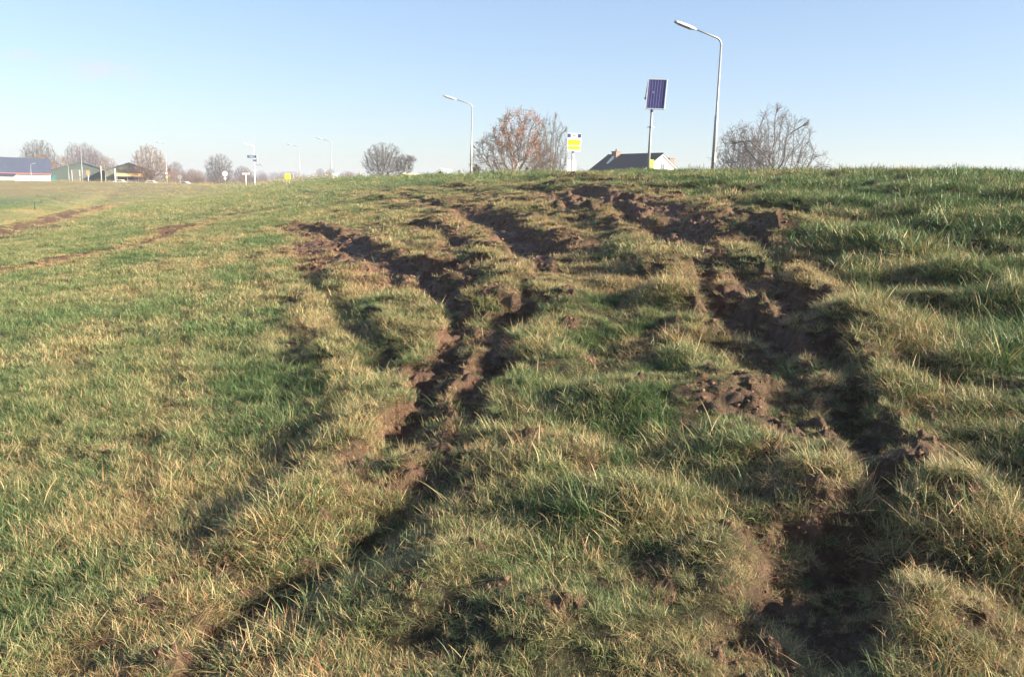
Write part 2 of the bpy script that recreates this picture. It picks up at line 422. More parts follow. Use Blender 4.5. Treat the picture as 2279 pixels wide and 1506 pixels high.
def brickmat(name, c1, c2, mortar, scale=5., rough=.85, bw=.5, rh=.25, ms=.02, vertical=True):
    m = mat(name, c1, rough); nt = m.node_tree; b = nt.nodes['Principled BSDF']
    tc = N(nt, 'ShaderNodeTexCoord'); br = N(nt, 'ShaderNodeTexBrick')
    mp = N(nt, 'ShaderNodeMapping')
    if vertical: mp.inputs['Rotation'].default_value = (math.radians(90), 0, 0)
    br.inputs['Color1'].default_value = c1 + (1,); br.inputs['Color2'].default_value = c2 + (1,); br.inputs['Mortar'].default_value = mortar + (1,)
    br.inputs['Scale'].default_value = scale; br.inputs['Mortar Size'].default_value = ms
    br.inputs['Brick Width'].default_value = bw; br.inputs['Row Height'].default_value = rh
    nt.links.new(tc.outputs['Object'], mp.inputs[0]); nt.links.new(mp.outputs[0], br.inputs[0]); nt.links.new(br.outputs[0], b.inputs['Base Color'])
    return m

# ------------------------------------------------------------------ ground
def ground_material():
    m = bpy.data.materials.new('soil_and_turf'); m.use_nodes = True; nt = m.node_tree; b = nt.nodes['Principled BSDF']; L = nt.links.new
    def attr(n): a = N(nt, 'ShaderNodeAttribute'); a.attribute_name = n; return a.outputs['Fac']
    tc = N(nt, 'ShaderNodeTexCoord')
    def noise(s, d=5, r=.55):
        n = N(nt, 'ShaderNodeTexNoise'); n.inputs['Scale'].default_value = s; n.inputs['Detail'].default_value = d; n.inputs['Roughness'].default_value = r; L(tc.outputs['Object'], n.inputs[0]); return n.outputs[0]
    def ramp(i, stops):
        r = N(nt, 'ShaderNodeValToRGB'); e = r.color_ramp.elements
        while len(e) < len(stops): e.new(.5)
        for k, (p, c) in enumerate(stops): e[k].position = p; e[k].color = c + (1,)
        L(i, r.inputs[0]); return r.outputs[0]
    def mix(f, a, c, t='MIX'):
        n = N(nt, 'ShaderNodeMix'); n.data_type = 'RGBA'; n.blend_type = t
        if isinstance(f, float): n.inputs[0].default_value = f
        else: L(f, n.inputs[0])
        L(a, n.inputs[6]); L(c, n.inputs[7]); return n.outputs[2]
    soil = ramp(noise(14, 8, .65), [(.28, (.070, .036, .022)), (.5, (.150, .083, .051)), (.72, (.235, .140, .090))])
    soil = mix(attr('damp'), soil, ramp(noise(9, 6, .6), [(.3, (.040, .026, .018)), (.7, (.085, .055, .038))]))
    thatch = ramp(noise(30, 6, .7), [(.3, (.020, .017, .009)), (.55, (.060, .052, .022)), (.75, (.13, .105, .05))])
    n1 = noise(.22, 6, .6); n2 = noise(3.2, 6, .7)
    turf_a = ramp(n1, [(.32, (.16, .18, .062)), (.52, (.23, .225, .085)), (.72, (.30, .25, .12))])
    turf_b = ramp(n2, [(.30, (.12, .14, .05)), (.6, (.28, .265, .11)), (.8, (.37, .30, .16))])
    turf = mix(.5, turf_a, turf_b)
    field = ramp(noise(.9, 5, .6), [(.3, (.085, .125, .055)), (.7, (.13, .17, .075))])
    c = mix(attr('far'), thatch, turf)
    c = mix(attr('field'), c, field)
    emb = ramp(noise(.12, 5, .6), [(.3, (.20, .145, .085)), (.6, (.24, .20, .10)), (.8, (.14, .15, .06))])
    c = mix(attr('bank'), c, emb)
    c = mix(attr('mud'), c, soil)
    L(c, b.inputs['Base Color'])
    rr = N(nt, 'ShaderNodeMapRange'); L(attr('wet'), rr.inputs[0]); rr.inputs[3].default_value = .92; rr.inputs[4].default_value = .42; L(rr.outputs[0], b.inputs['Roughness'])
    b.inputs['Specular IOR Level'].default_value = .3
    bp = N(nt, 'ShaderNodeBump'); bp.inputs['Strength'].default_value = .75; bp.inputs['Distance'].default_value = .02
    L(noise(42, 8, .7), bp.inputs['Height'])
    bp2 = N(nt, 'ShaderNodeBump'); bp2.inputs['Distance'].default_value = .25; bp2.inputs['Strength'].default_value = .8
    L(noise(3.5, 8, .75), bp2.inputs['Height']); L(bp.outputs[0], bp2.inputs['Normal'])
    L(bp2.outputs[0], b.inputs['Normal'])
    return m
def build_ground():
    a0 = YAW
    fine = np.linspace(-.66, .72, 900)
    rest = np.linspace(.72, 2 * math.pi - .66, 130)[1:-1]
    ang = np.concatenate([fine, rest]); NA = len(ang)
    rr = np.concatenate([[.25, .5, .8, 1.1, 1.4], 1.7 * np.exp(np.linspace(0, math.log(70 / 1.7), 900)), 70 * np.exp(np.linspace(0, math.log(6000 / 70), 160))[1:]])
    NR = len(rr)
    A, Rr = np.meshgrid(ang, rr)
    X = (np.sin(A + a0) * Rr).ravel(); Y = (np.cos(A + a0) * Rr).ravel()
    Z, mud, dry, wet, rut = surface(X, Y)
    zc = hz(0, 0)
    V = np.empty((NR * NA + 1, 3), np.float32); V[:-1, 0] = X; V[:-1, 1] = Y; V[:-1, 2] = Z; V[-1] = (0, 0, zc)
    i = np.arange(NR - 1)[:, None] * NA; j = np.arange(NA)[None, :]; j2 = (j + 1) % NA
    Q = np.stack([i + j, i + NA + j, i + NA + j2, i + j2], -1).reshape(-1, 4)
    T = np.stack([np.full(NA, NR * NA), np.arange(NA), (np.arange(NA) + 1) % NA], -1)
    loops = np.concatenate([Q.ravel(), T.ravel()]).astype(np.int32)
    starts = np.concatenate([np.arange(len(Q)) * 4, len(Q) * 4 + np.arange(NA) * 3]).astype(np.int32)
    me = bpy.data.meshes.new('ground')
    me.vertices.add(len(V)); me.vertices.foreach_set('co', V.ravel())
    me.loops.add(len(loops)); me.loops.foreach_set('vertex_index', loops)
    me.polygons.add(len(starts)); me.polygons.foreach_set('loop_start', starts)
    me.update(calc_edges=True); me.validate()
    me.polygons.foreach_set('use_smooth', np.ones(len(me.polygons), bool))
    R_ = np.hypot(X, Y)
    patchn = fbm(X / 9, Y / 14, 141, 4)
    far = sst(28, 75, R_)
    field = (1 - sst(-15.5, -13.5, X + (patchn - .5) * 2)) * (1 - sst(95, 118, Y + .05 * X)) * sst(-10, 5, Y)
    bank = sst(92, 120, Y + .05 * X + (patchn - .5) * 16) * (1 - sst(-2, 9, X - (Y - 120) * .05)) * .8
    bank = np.maximum(bank, .55 * sst(.55, .7, patchn) * sst(70, 90, R_))
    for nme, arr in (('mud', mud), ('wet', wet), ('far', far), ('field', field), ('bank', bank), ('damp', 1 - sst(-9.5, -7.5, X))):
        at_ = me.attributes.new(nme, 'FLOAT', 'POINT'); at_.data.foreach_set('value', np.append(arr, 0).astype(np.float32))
    me.materials.append(ground_material())
    o = bpy.data.objects.new('ground', me); COL.objects.link(o)
    tag(o, 'churned grassy dike slope with muddy wheel ruts running away', kind='structure')
    return o
build_ground()

# puddles in the deepest ruts
wm = bpy.data.materials.new('puddle_water'); wm.use_nodes = True
b = wm.node_tree.nodes['Principled BSDF']; b.inputs['Base Color'].default_value = (.07, .05, .035, 1); b.inputs['Roughness'].default_value = .06; b.inputs['IOR'].default_value = 1.33
def puddles():
    v = []; f = []
    for (px, py), ra, rb, dz in (((930,618),.42,.20,.05), ((1185,590),.55,.30,.06), ((1165,560),.35,.22,.05), ((965,630),.3,.18,.03), ((1500,438),.4,.25,.03)):
        cx, cy = unproj(px, py)
        gx, gy = np.meshgrid(np.linspace(-.5, .5, 41), np.linspace(-.5, .5, 41))
        z = surface((cx + gx).ravel(), (cy + gy).ravel())[0]; k = int(np.argmin(z))
        lx = cx + gx.ravel()[k]; ly = cy + gy.ravel()[k]; lz = z[k] + dz
        n = 40; b0 = len(v); v.append((lx, ly, lz))
        for i in range(n):
            a = 2 * math.pi * i / n; w = 1 + .25 * math.sin(3 * a + px) + .15 * math.sin(5 * a)
            v.append((lx + math.cos(a) * ra * w, ly + math.sin(a) * rb * w, lz))
        for i in range(n): f.append((b0, b0 + 1 + i, b0 + 1 + (i + 1) % n))
    tag(meshobj('water', v, f, wm), 'small brown puddles standing in the deepest wheel ruts', kind='structure')
puddles()

# asphalt road on the crest
def road():
    m = mat('asphalt', (.055, .055, .058), .85, var=.25, scale=3., bump=.2)
    ys = np.concatenate([np.arange(-40, 120, 2.), np.arange(120, 260, 4.)]); v = []; f = []
    for i, y in enumerate(ys):
        for x in (17.3, 21.6):
            v.append((x, y, float(dike(np.array([x]), np.array([y]))[0]) + .05))
        for x in (17.3, 21.6):
            v.append((x, y, float(dike(np.array([x]), np.array([y]))[0]) - .15))
    for i in range(len(ys) - 1):
        a = i * 4; b = a + 4
        f += [(a, a + 1, b + 1, b), (a, b, b + 2, a + 2), (a + 1, a + 3, b + 3, b + 1)]
    tag(meshobj('road', v, f, m), 'narrow asphalt road along the top of the dike', kind='structure')
    m2 = mat('road_paint', (.75, .75, .72), .7); v = []; f = []
    for y in np.arange(-40, 200, 4.):
        for x in (17.55, 21.3):
            b = len(v)
            for dx, dy in ((0, 0), (.12, 0), (.12, 1.2), (0, 1.2)):
                v.append((x + dx, y + dy, float(dike(np.array([19.]), np.array([y + dy]))[0]) + .062))
            f.append((b, b + 1, b + 2, b + 3))
    tag(meshobj('road_marking', v, f, m2), 'dashed white edge lines on the dike road', kind='structure')
road()

# ------------------------------------------------------------------ grass
def grass_material(far=False):
    m = bpy.data.materials.new('grass_blades'); m.use_nodes = True; nt = m.node_tree; L = nt.links.new
    nt.nodes.remove(nt.nodes['Principled BSDF'])
    def attr(n, t):
        a = N(nt, 'ShaderNodeAttribute'); a.attribute_type = t; a.attribute_name = n; return a.outputs['Fac']
    def math_(op, a, b_):
        n = N(nt, 'ShaderNodeMath'); n.operation = op
        for k, q in enumerate((a, b_)):
            if isinstance(q, (int, float)): n.inputs[k].default_value = q
            else: L(q, n.inputs[k])
        return n.outputs[0]
    dry = attr('dry', 'INSTANCER'); hue = attr('hue', 'INSTANCER'); br = attr('brand', 'GEOMETRY'); tt = attr('tt', 'GEOMETRY'); b2 = attr('brand_two', 'GEOMETRY')
    # how withered this blade is
    p = math_('ADD', math_('ADD', dry, math_('MULTIPLY', math_('SUBTRACT', br, .5), 1.1)), math_('MULTIPLY', math_('SUBTRACT', tt, .55), .25))
    r = N(nt, 'ShaderNodeValToRGB'); e = r.color_ramp.elements
    stops = [(.0, (.078, .138, .044)), (.25, (.150, .188, .072)), (.45, (.255, .250, .112)), (.62, (.39, .33, .155)), (.82, (.58, .41, .215)), (1., (.34, .19, .09))]
    while len(e) < len(stops): e.new(.5)
    for k, (q, c) in enumerate(stops): e[k].position = q; e[k].color = c + (1,)
    L(p, r.inputs[0])
    hs = N(nt, 'ShaderNodeHueSaturation'); L(r.outputs[0], hs.inputs['Color'])
    L(math_('ADD', .485, math_('MULTIPLY', hue, .03)), hs.inputs['Hue']); hs.inputs['Saturation'].default_value = .99
    L(math_('ADD', .78, math_('MULTIPLY', b2, .5)), hs.inputs['Value'])
    d = N(nt, 'ShaderNodeBsdfPrincipled'); d.inputs['Roughness'].default_value = .48; d.inputs['Specular IOR Level'].default_value = .28
    t = N(nt, 'ShaderNodeBsdfTranslucent'); mx = N(nt, 'ShaderNodeMixShader'); mx.inputs[0].default_value = .20
    L(hs.outputs[0], d.inputs['Base Color']); L(hs.outputs[0], t.inputs['Color']); L(d.outputs[0], mx.inputs[1]); L(t.outputs[0], mx.inputs[2])
    L(mx.outputs[0], nt.nodes['Material Output'].inputs['Surface'])
    return m
GM = grass_material()
def clump(name, n, R, lmin, lmax, wid, lean, curl, segs, flow=0., seed=0):
    g = np.random.default_rng(seed)
    rad = R * np.sqrt(g.random(n)); th = g.random(n) * 2 * np.pi
    bx = rad * np.cos(th); by = rad * np.sin(th)
    ln = lmin + (lmax - lmin) * g.random(n) ** 1.6
    fa = g.random() * 2 * np.pi
    az = np.where(g.random(n) < flow, fa + g.normal(0, .45, n), th + g.normal(0, 1.3, n))
    tilt = np.abs(g.normal(lean, lean * .5, n)); cu = np.abs(g.normal(curl, curl * .5, n))
    w = wid * (.6 + .8 * g.random(n))
    face = az + np.pi / 2 + g.normal(0, .7, n)
    vs = []; P = np.stack([bx, by, np.full(n, -.012)], 1); k = segs
    rows = []
    for i in range(k + 1):
        t = i / k
        ww = w * (1 - t ** 1.8) * (.75 + .5 * min(t * 2, 1) if segs > 1 else 1)
        side = np.stack([np.cos(face) * ww / 2, np.sin(face) * ww / 2, np.zeros(n)], 1)
        rows.append((P - side, P + side, t))
        ang = np.minimum(tilt + cu * (t + .5 / k), 2.3)
        P = P + np.stack([np.sin(ang) * np.cos(az), np.sin(ang) * np.sin(az), np.cos(ang)], 1) * (ln / k)[:, None]
    # k quads except the last, which is a triangle
    nv = 2 * k + 1
    V = np.empty((n, nv, 3), np.float32); TT = np.empty((n, nv), np.float32)
    for i in range(k):
        V[:, 2 * i] = rows[i][0]; V[:, 2 * i + 1] = rows[i][1]; TT[:, 2 * i:2 * i + 2] = rows[i][2]
    V[:, 2 * k] = (rows[k][0] + rows[k][1]) / 2; TT[:, 2 * k] = 1
    V[:, :, 2] = np.maximum(V[:, :, 2], -.012 + .01 * TT)
    base = np.arange(n) * nv; loops = []; sizes = []
    faces = []
    for i in range(k - 1):
        faces.append(np.stack([base + 2*i, base + 2*i + 1, base + 2*i + 3, base + 2*i + 2], 1))
    tri = np.stack([base + 2*k - 2, base + 2*k - 1, base + 2*k], 1)
    L_ = np.concatenate([q.ravel() for q in faces] + [tri.ravel()]).astype(np.int32)
    nq = n * (k - 1)
    st = np.concatenate([np.arange(nq) * 4, nq * 4 + np.arange(n) * 3]).astype(np.int32)
    me = bpy.data.meshes.new(name); me.vertices.add(n * nv); me.vertices.foreach_set('co', V.ravel())
    me.loops.add(len(L_)); me.loops.foreach_set('vertex_index', L_); me.polygons.add(len(st)); me.polygons.foreach_set('loop_start', st)
    me.update(calc_edges=True)
    me.polygons.foreach_set('use_smooth', np.ones(len(st), bool))
    for nm, arr in (('tt', TT.ravel()), ('brand', np.repeat(g.random(n), nv)), ('brand_two', np.repeat(g.random(n), nv))):
        a = me.attributes.new(nm, 'FLOAT', 'POINT'); a.data.foreach_set('value', arr.astype(np.float32))
    me.materials.append(GM)
    return bpy.data.objects.new(name, me)
CL = bpy.data.collections.new('grass_sources')
VAR = {}
def addvar(key, cnt, *a, **k):
    VAR[key] = []
    for i in range(cnt):
        idx = len(CL.objects)
        o = clump('grass_source_%02d' % idx, *a, seed=100 + idx, **k); CL.objects.link(o); VAR[key].append(idx)
addvar('short', 6, 120, .10, .025, .085, .0026, .45, 1.0, 3)
addvar('tuft', 6, 110, .075, .05, .15, .0028, .42, 1.3, 4, flow=.35)
addvar('mat', 5, 130, .12, .05, .14, .0028, 1.2, .6, 3, flow=.5)
addvar('long', 4, 12, .08, .10, .26, .0040, .40, 1.2, 5, flow=.3)
addvar('patch', 5, 190, .24, .04, .125, .0052, .45, 1.0, 2, flow=.3)
addvar('patch_dry', 3, 170, .24, .05, .13, .0052, .95, .8, 2, flow=.5)
addvar('wide', 4, 200, .75, .06, .15, .014, .45, .7, 1, flow=.3)
addvar('vast', 3, 200, 2.2, .08, .17, .040, .5, .3, 1)

def scatter():
    out = []
    def sample(r0, r1, dens, amin=-.66, amax=.68):
        n = int(dens * (r1 * r1 - r0 * r0) / 2 * (amax - amin))
        r = np.sqrt(r0 * r0 + rng.random(n) * (r1 * r1 - r0 * r0)); a = amin + rng.random(n) * (amax - amin) + YAW
        return r * np.sin(a), r * np.cos(a)
    def put(x, y, kinds, scl, litter=False, dryadd=0.):
        z, mud, dry, wet, rut = surface(x, y)
        road_ = (x > 16.9) & (x < 22)
        fld = (x < -13) & (y < 118)
        keep = (rng.random(len(x)) > mud * (1.1 + .25 * sst(4, 8, np.hypot(x, y))) - .12) & ~road_
        if litter: keep = (mud > .15) & (rng.random(len(x)) < .30 + .45 * (fbm(x / .3, y / .3, 301, 2) > .5))
        x, y, z, dry, mud = x[keep], y[keep], z[keep], dry[keep], mud[keep]; n = len(x)
        pat = fbm(x / .8, y / .8, 201, 3)
        tall = fbm(x / .6, y / .9, 207, 3)
        kinds_p = kinds(x, y, dry, mud, n)
        s = .74 * scl * (.36 + .62 * .5 + (tall - .5) * np.where(x > np.interp(y, ZL[:, 1], ZL[:, 0]), 1.9, .5) + .36).clip(.35, 2) * (.85 + .3 * rng.random(n)) * (1 - .3 * np.clip(mud, 0, 1)) * (1 - .40 * rut[keep])
        left = 1 - sst(-6, 1.5, x + .15 * (y - 5)); bankr = sst(-.1, .8, x - np.interp(y, ZR[:, 1], ZR[:, 0])) * (1 - sst(14, 16, x)); s = s * (1 - .34 * left) * (1 + .40 * bankr * sst(3, 6, np.hypot(x, y)))
        dr = np.clip(.08 + dry * .62 + (pat - .5) * (.65 - .38 * left) + rng.normal(0, 1, n) * (.11 - .05 * left) + dryadd - .02 + .24 * left * (1 - sst(2, 8, np.hypot(x, y)) * .2), -.2, 1)
        rr_ = np.hypot(x, y); dr = dr - .20 * (1 - sst(6, 12, rr_)) * sst(-.5, .8, x) + .10 * sst(12, 40, rr_) * (1 - sst(2, 12, x))
        dr = dr - .10 * bankr
        dr = np.where(fld[keep], dr * .4 - .1, dr)
        # blades lean down the slope a little
        rot = np.stack([rng.normal(0, .12, n), rng.normal(-.12, .12, n), rng.random(n) * 2 * np.pi], 1)
        out.append((np.stack([x, y, z], 1), rot, s, dr, rng.random(n), kinds_p))
    def pick(keys, probs):
        def f(x, y, dry, mud, n):
            u = rng.random(n); res = np.zeros(n, int); c = np.cumsum(probs(dry, mud, x, y), 0); c = c / c[-1]
            which = (u[None, :] > c).sum(0)
            for i, k in enumerate(keys):
                m = which == i; res[m] = np.array(VAR[k])[rng.integers(0, len(VAR[k]), m.sum())]
            return res
        return f
    nearp = pick(['short', 'tuft', 'mat', 'long'], lambda d, m, x, y: np.stack([.85 - .4 * d, .40 + 0 * d + .3 * sst(0, 3, x), .05 + 1.7 * d * d + .5 * m, .02 + .15 * sst(-.5, 2.5, x)]))
    put(*sample(1.0, 4.5, 470), nearp, 1.0)
    put(*sample(4.5, 9, 330), nearp, 1.06)
    midp = pick(['short', 'tuft', 'mat', 'patch', 'patch_dry'], lambda d, m, x, y: np.stack([.5 + 0 * d, .5 + 0 * d, .4 * d, .35 - .2 * d, .05 + .3 * d]))
    put(*sample(9, 17, 125), midp, 1.15)
    farp = pick(['patch', 'patch_dry'], lambda d, m, x, y: np.stack([.9 - .5 * d, .1 + .6 * d]))
    put(*sample(17, 36, 34), farp, 1.15)
    widep = pick(['wide'], lambda d, m, x, y: np.stack([1 + 0 * d]))
    put(*sample(36, 85, 4.4), widep, 1.0)
    vastp = pick(['vast'], lambda d, m, x, y: np.stack([1 + 0 * d]))
    put(*sample(85, 230, .16, -.62, .3), vastp, 1.0, dryadd=.1)
    put(*sample(1.5, 6, 260), pick(['mat'], lambda d, m, x, y: np.stack([1 + 0 * d])), .8, True, .45)
    put(*sample(6, 14, 110), pick(['mat'], lambda d, m, x, y: np.stack([1 + 0 * d])), .9, True, .45)
    put(*sample(14, 26, 22), pick(['patch_dry'], lambda d, m, x, y: np.stack([1 + 0 * d])), .9, True, .4)
    inr = pick(['tuft', 'long', 'short'], lambda d, m, x, y: np.stack([.5 + 0 * d, .35 + 0 * d, .3 + 0 * d]))
    put(*sample(1.5, 6, 80), inr, 1.1, True, -.30)
    put(*sample(6, 14, 22), inr, 1.3, True, -.25)
    # ground behind and beside the camera, for other viewpoints
    put(*sample(1.0, 8, 26, .68, 2 * math.pi - .66), pick(['patch', 'tuft'], lambda d, m, x, y: np.stack([.7 + 0 * d, .3 + 0 * d])), 1.1)
    co = np.concatenate([o[0] for o in out]); rot = np.concatenate([o[1] for o in out]); s = np.concatenate([o[2] for o in out])
    dr = np.concatenate([o[3] for o in out]); hu = np.concatenate([o[4] for o in out]); kd = np.concatenate([o[5] for o in out])
    print('grass instances', len(co))
    me = bpy.data.meshes.new('grass'); me.vertices.add(len(co)); me.vertices.foreach_set('co', co.astype(np.float32).ravel())
    a = me.attributes.new('rot', 'FLOAT_VECTOR', 'POINT'); a.data.foreach_set('vector', rot.astype(np.float32).ravel())
    for nm, arr in (('scl', s), ('dry', dr), ('hue', hu)):
        a = me.attributes.new(nm, 'FLOAT', 'POINT'); a.data.foreach_set('value', arr.astype(np.float32))
    a = me.attributes.new('vid', 'INT', 'POINT'); a.data.foreach_set('value', kd.astype(np.int32))
    o = bpy.data.objects.new('grass', me); COL.objects.link(o)
    tag(o, 'rough winter grass, green and straw coloured, covering the dike slope', 'grass', kind='stuff')
    ng = bpy.data.node_groups.new('grass_scatter', 'GeometryNodeTree')
    ng.interface.new_socket('Geometry', in_out='INPUT', socket_type='NodeSocketGeometry')
    ng.interface.new_socket('Geometry', in_out='OUTPUT', socket_type='NodeSocketGeometry')
    gi = ng.nodes.new('NodeGroupInput'); go = ng.nodes.new('NodeGroupOutput')
    ci = ng.nodes.new('GeometryNodeCollectionInfo'); ci.inputs['Collection'].default_value = CL
    ci.inputs['Separate Children'].default_value = True; ci.inputs['Reset Children'].default_value = True
    ip = ng.nodes.new('GeometryNodeInstanceOnPoints'); ip.inputs['Pick Instance'].default_value = True
    def na(n, t):
        q = ng.nodes.new('GeometryNodeInputNamedAttribute'); q.data_type = t; q.inputs['Name'].default_value = n; return q.outputs['Attribute']
    er = ng.nodes.new('FunctionNodeEulerToRotation')
    ng.links.new(na('rot', 'FLOAT_VECTOR'), er.inputs[0]); ng.links.new(er.outputs[0], ip.inputs['Rotation'])
    ng.links.new(na('scl', 'FLOAT'), ip.inputs['Scale']); ng.links.new(na('vid', 'INT'), ip.inputs['Instance Index'])
    m2p = ng.nodes.new('GeometryNodeMeshToPoints')
    ng.links.new(gi.outputs[0], m2p.inputs[0]); ng.links.new(m2p.outputs[0], ip.inputs['Points']); ng.links.new(ci.outputs[0], ip.inputs['Instance'])
    ng.links.new(ip.outputs[0], go.inputs[0])
    md = o.modifiers.new('grass_scatter', 'NODES'); md.node_group = ng
scatter()

# loose clods of soil
def clods():
    bm = bmesh.new(); bmesh.ops.create_icosphere(bm, subdivisions=1, radius=1)
    sv = np.array([v.co for v in bm.verts]); sf = np.array([[v.index for v in f.verts] for f in bm.faces]); bm.free()
    n = 60000; r = np.sqrt(1.5**2 + rng.random(n) * (26**2 - 1.5**2)) ; r = 1.6 * np.exp(rng.random(n) * math.log(28 / 1.6)); a = -.62 + rng.random(n) * 1.28 + YAW
    x = r * np.sin(a); y = r * np.cos(a); z, mud, dry, wet, rut = surface(x, y)
    k = (mud > .45) & (rng.random(n) < mud * .8); x, y, z = x[k], y[k], z[k]; n = len(x)
    s = (.004 + .018 * rng.random(n) ** 5) * np.clip(np.hypot(x, y) / 6, .55, 1.9)
    V = np.empty((n, len(sv), 3), np.float32)
    for i in range(n):
        q = sv * (.8 + .5 * rng.random(3)); q = q + rng.normal(0, .30, q.shape)
        c, d = math.cos(i), math.sin(i); q = np.stack([q[:, 0] * c - q[:, 1] * d, q[:, 0] * d + q[:, 1] * c, q[:, 2] * .75], 1) * s[i]
        V[i] = q + (x[i], y[i], z[i] + s[i] * .2)
    Fc = (sf[None] + (np.arange(n) * len(sv))[:, None, None]).reshape(-1, 3)
    me = bpy.data.meshes.new('soil_clods'); me.vertices.add(n * len(sv)); me.vertices.foreach_set('co', V.ravel())
    me.loops.add(Fc.size); me.loops.foreach_set('vertex_index', Fc.ravel().astype(np.int32)); me.polygons.add(len(Fc)); me.polygons.foreach_set('loop_start', (np.arange(len(Fc)) * 3).astype(np.int32))
    me.update(calc_edges=True); me.materials.append(mat('clod_soil', (.135, .076, .048), .9, var=.4, scale=9, bump=.5))
    o = bpy.data.objects.new('soil_clods', me); COL.objects.link(o)
    tag(o, 'loose crumbs and clods of brown clay along the ruts', 'soil', kind='stuff')
clods()

# ------------------------------------------------------------------ bare trees (space colonisation)
def grow(seed, trunk_h, crown, n_att=900, step=.03, kill=.045, infl=.22, stems=1, shell=.0, twigs=3, upward=.0, jitter=.25):
    """normalised tree (height about 1). crown = list of ellipsoids (cx,cz,rx,rz)"""
    g = np.random.default_rng(seed)
    att = []
    while len(att) < n_att:
        cx, cz, rx, rz = crown[g.integers(len(crown))]
        p = g.normal(0, 1, 3); p /= np.linalg.norm(p); p *= (shell + (1 - shell) * g.random()) ** .42
        q = np.array([cx + p[0] * rx, p[1] * rx, cz + p[2] * rz])
        if q[2] > trunk_h * .6: att.append(q)
    att = np.array(att)
    pos = []; par = []
    for s_ in range(stems):
        a = g.random() * 6.28; k0 = len(pos); x, y = (0, 0) if stems == 1 else (.02 * math.cos(a), .02 * math.sin(a))
        nk = max(2, int(trunk_h / step))
        for i in range(nk):
            pos.append([x, y, i * trunk_h / (nk - 1)]); par.append(len(pos) - 2 if i else -1)
            x += math.cos(a) * .006 * (stems > 1) * 2 + g.normal(0, .003); y += math.sin(a) * .006 * (stems > 1) * 2 + g.normal(0, .003)
    pos = np.array(pos); par = list(par)
    dd0 = np.linalg.norm(att[:, None] - pos[None], axis=2); ni = dd0.argmin(1); nd = dd0[np.arange(len(att)), ni]
    for it in range(90):
        if len(att) == 0: break
        m = nd < max(infl, nd.min() + .02)
        if not m.any(): break
        new = []; npar = []
        for k in np.unique(ni[m]):
            v = att[m & (ni == k)] - pos[k]; v = (v / np.linalg.norm(v, axis=1)[:, None]).mean(0)
            if par[k] >= 0: q_ = pos[k] - pos[par[k]]; v = v + .55 * q_ / (np.linalg.norm(q_) + 1e-9)
            v = v + g.normal(0, jitter * .35, 3) + np.array([0, 0, upward])
            L = np.linalg.norm(v)
            if L < 1e-3: continue
            new.append(pos[k] + v / L * step * (.8 + .4 * g.random())); npar.append(int(k))
        if not new: break
        n0 = len(pos); pos = np.vstack([pos, new]); par += npar
        D = np.linalg.norm(att[:, None] - np.array(new)[None], axis=2); dm = D.min(1); di = D.argmin(1) + n0
        ni = np.where(dm < nd, di, ni); nd = np.minimum(nd, dm)
        k = nd > kill; att = att[k]; ni = ni[k]; nd = nd[k]
    n = len(pos); ch = [[] for _ in range(n)]
    for i, p in enumerate(par):
        if p >= 0: ch[p].append(i)
    tips = [i for i in range(n) if not ch[i]]
    w = np.zeros(n)
    for i in range(n - 1, -1, -1):
        w[i] = (.0018 ** 2.3 if not ch[i] else sum(w[c] ** 2.3 for c in ch[i])) ** (1 / 2.3)
    segs = [(pos[par[i]], pos[i], w[par[i]] if len(ch[par[i]]) < 2 else w[i] * 1.15, w[i]) for i in range(n) if par[i] >= 0]
    tw = []
    for i in range(n):
        if w[i] < .0048 and par[i] >= 0:
            d0 = pos[i] - pos[par[i]]; d0 /= np.linalg.norm(d0) + 1e-9
            for k in range(twigs):
                d1 = d0 + g.normal(0, .55, 3) + np.array([0, 0, .15 + upward]); d1 /= np.linalg.norm(d1); L = .030 + .045 * g.random()
                e = pos[i] + d1 * L; tw.append((pos[i], e, .0013, .0009))
                d2 = d1 + g.normal(0, .5, 3); d2 /= np.linalg.norm(d2); tw.append((pos[i] + d1 * L * .6, pos[i] + d1 * L * .6 + d2 * L * .6, .0010, .0007))
    return segs, tw, pos, w
def segmesh(segs, n=4):
    A = np.array([s[0] for s in segs]); B = np.array([s[1] for s in segs]); ra = np.array([s[2] for s in segs]); rb = np.array([s[3] for s in segs])
    d = B - A; d /= np.linalg.norm(d, axis=1)[:, None] + 1e-9
    up = np.where(np.abs(d[:, 2:3]) > .9, np.array([[1., 0, 0]]), np.array([[0, 0, 1.]]))
    u = np.cross(d, up); u /= np.linalg.norm(u, axis=1)[:, None]; v = np.cross(d, u)
    m = len(segs); V = np.empty((m, 2 * n, 3))
    for k in range(n):
        a = 2 * math.pi * k / n; o = u * math.cos(a) + v * math.sin(a)
        V[:, k] = A + o * ra[:, None]; V[:, n + k] = B + o * rb[:, None]
    base = np.arange(m) * 2 * n
    F = np.stack([np.stack([base + k, base + (k + 1) % n, base + n + (k + 1) % n, base + n + k], 1) for k in range(n)], 1).reshape(-1, 4)
    return V.reshape(-1, 3), F
def npmesh(name, V, F, m, attrs=None):
    me = bpy.data.meshes.new(name); k = F.shape[1]
    me.vertices.add(len(V)); me.vertices.foreach_set('co', V.astype(np.float32).ravel()); me.loops.add(F.size); me.loops.foreach_set('vertex_index', F.ravel().astype(np.int32))
    me.polygons.add(len(F)); me.polygons.foreach_set('loop_start', (np.arange(len(F)) * k).astype(np.int32)); me.update(calc_edges=True)
    me.polygons.foreach_set('use_smooth', np.ones(len(F), bool)); me.materials.append(m); return me
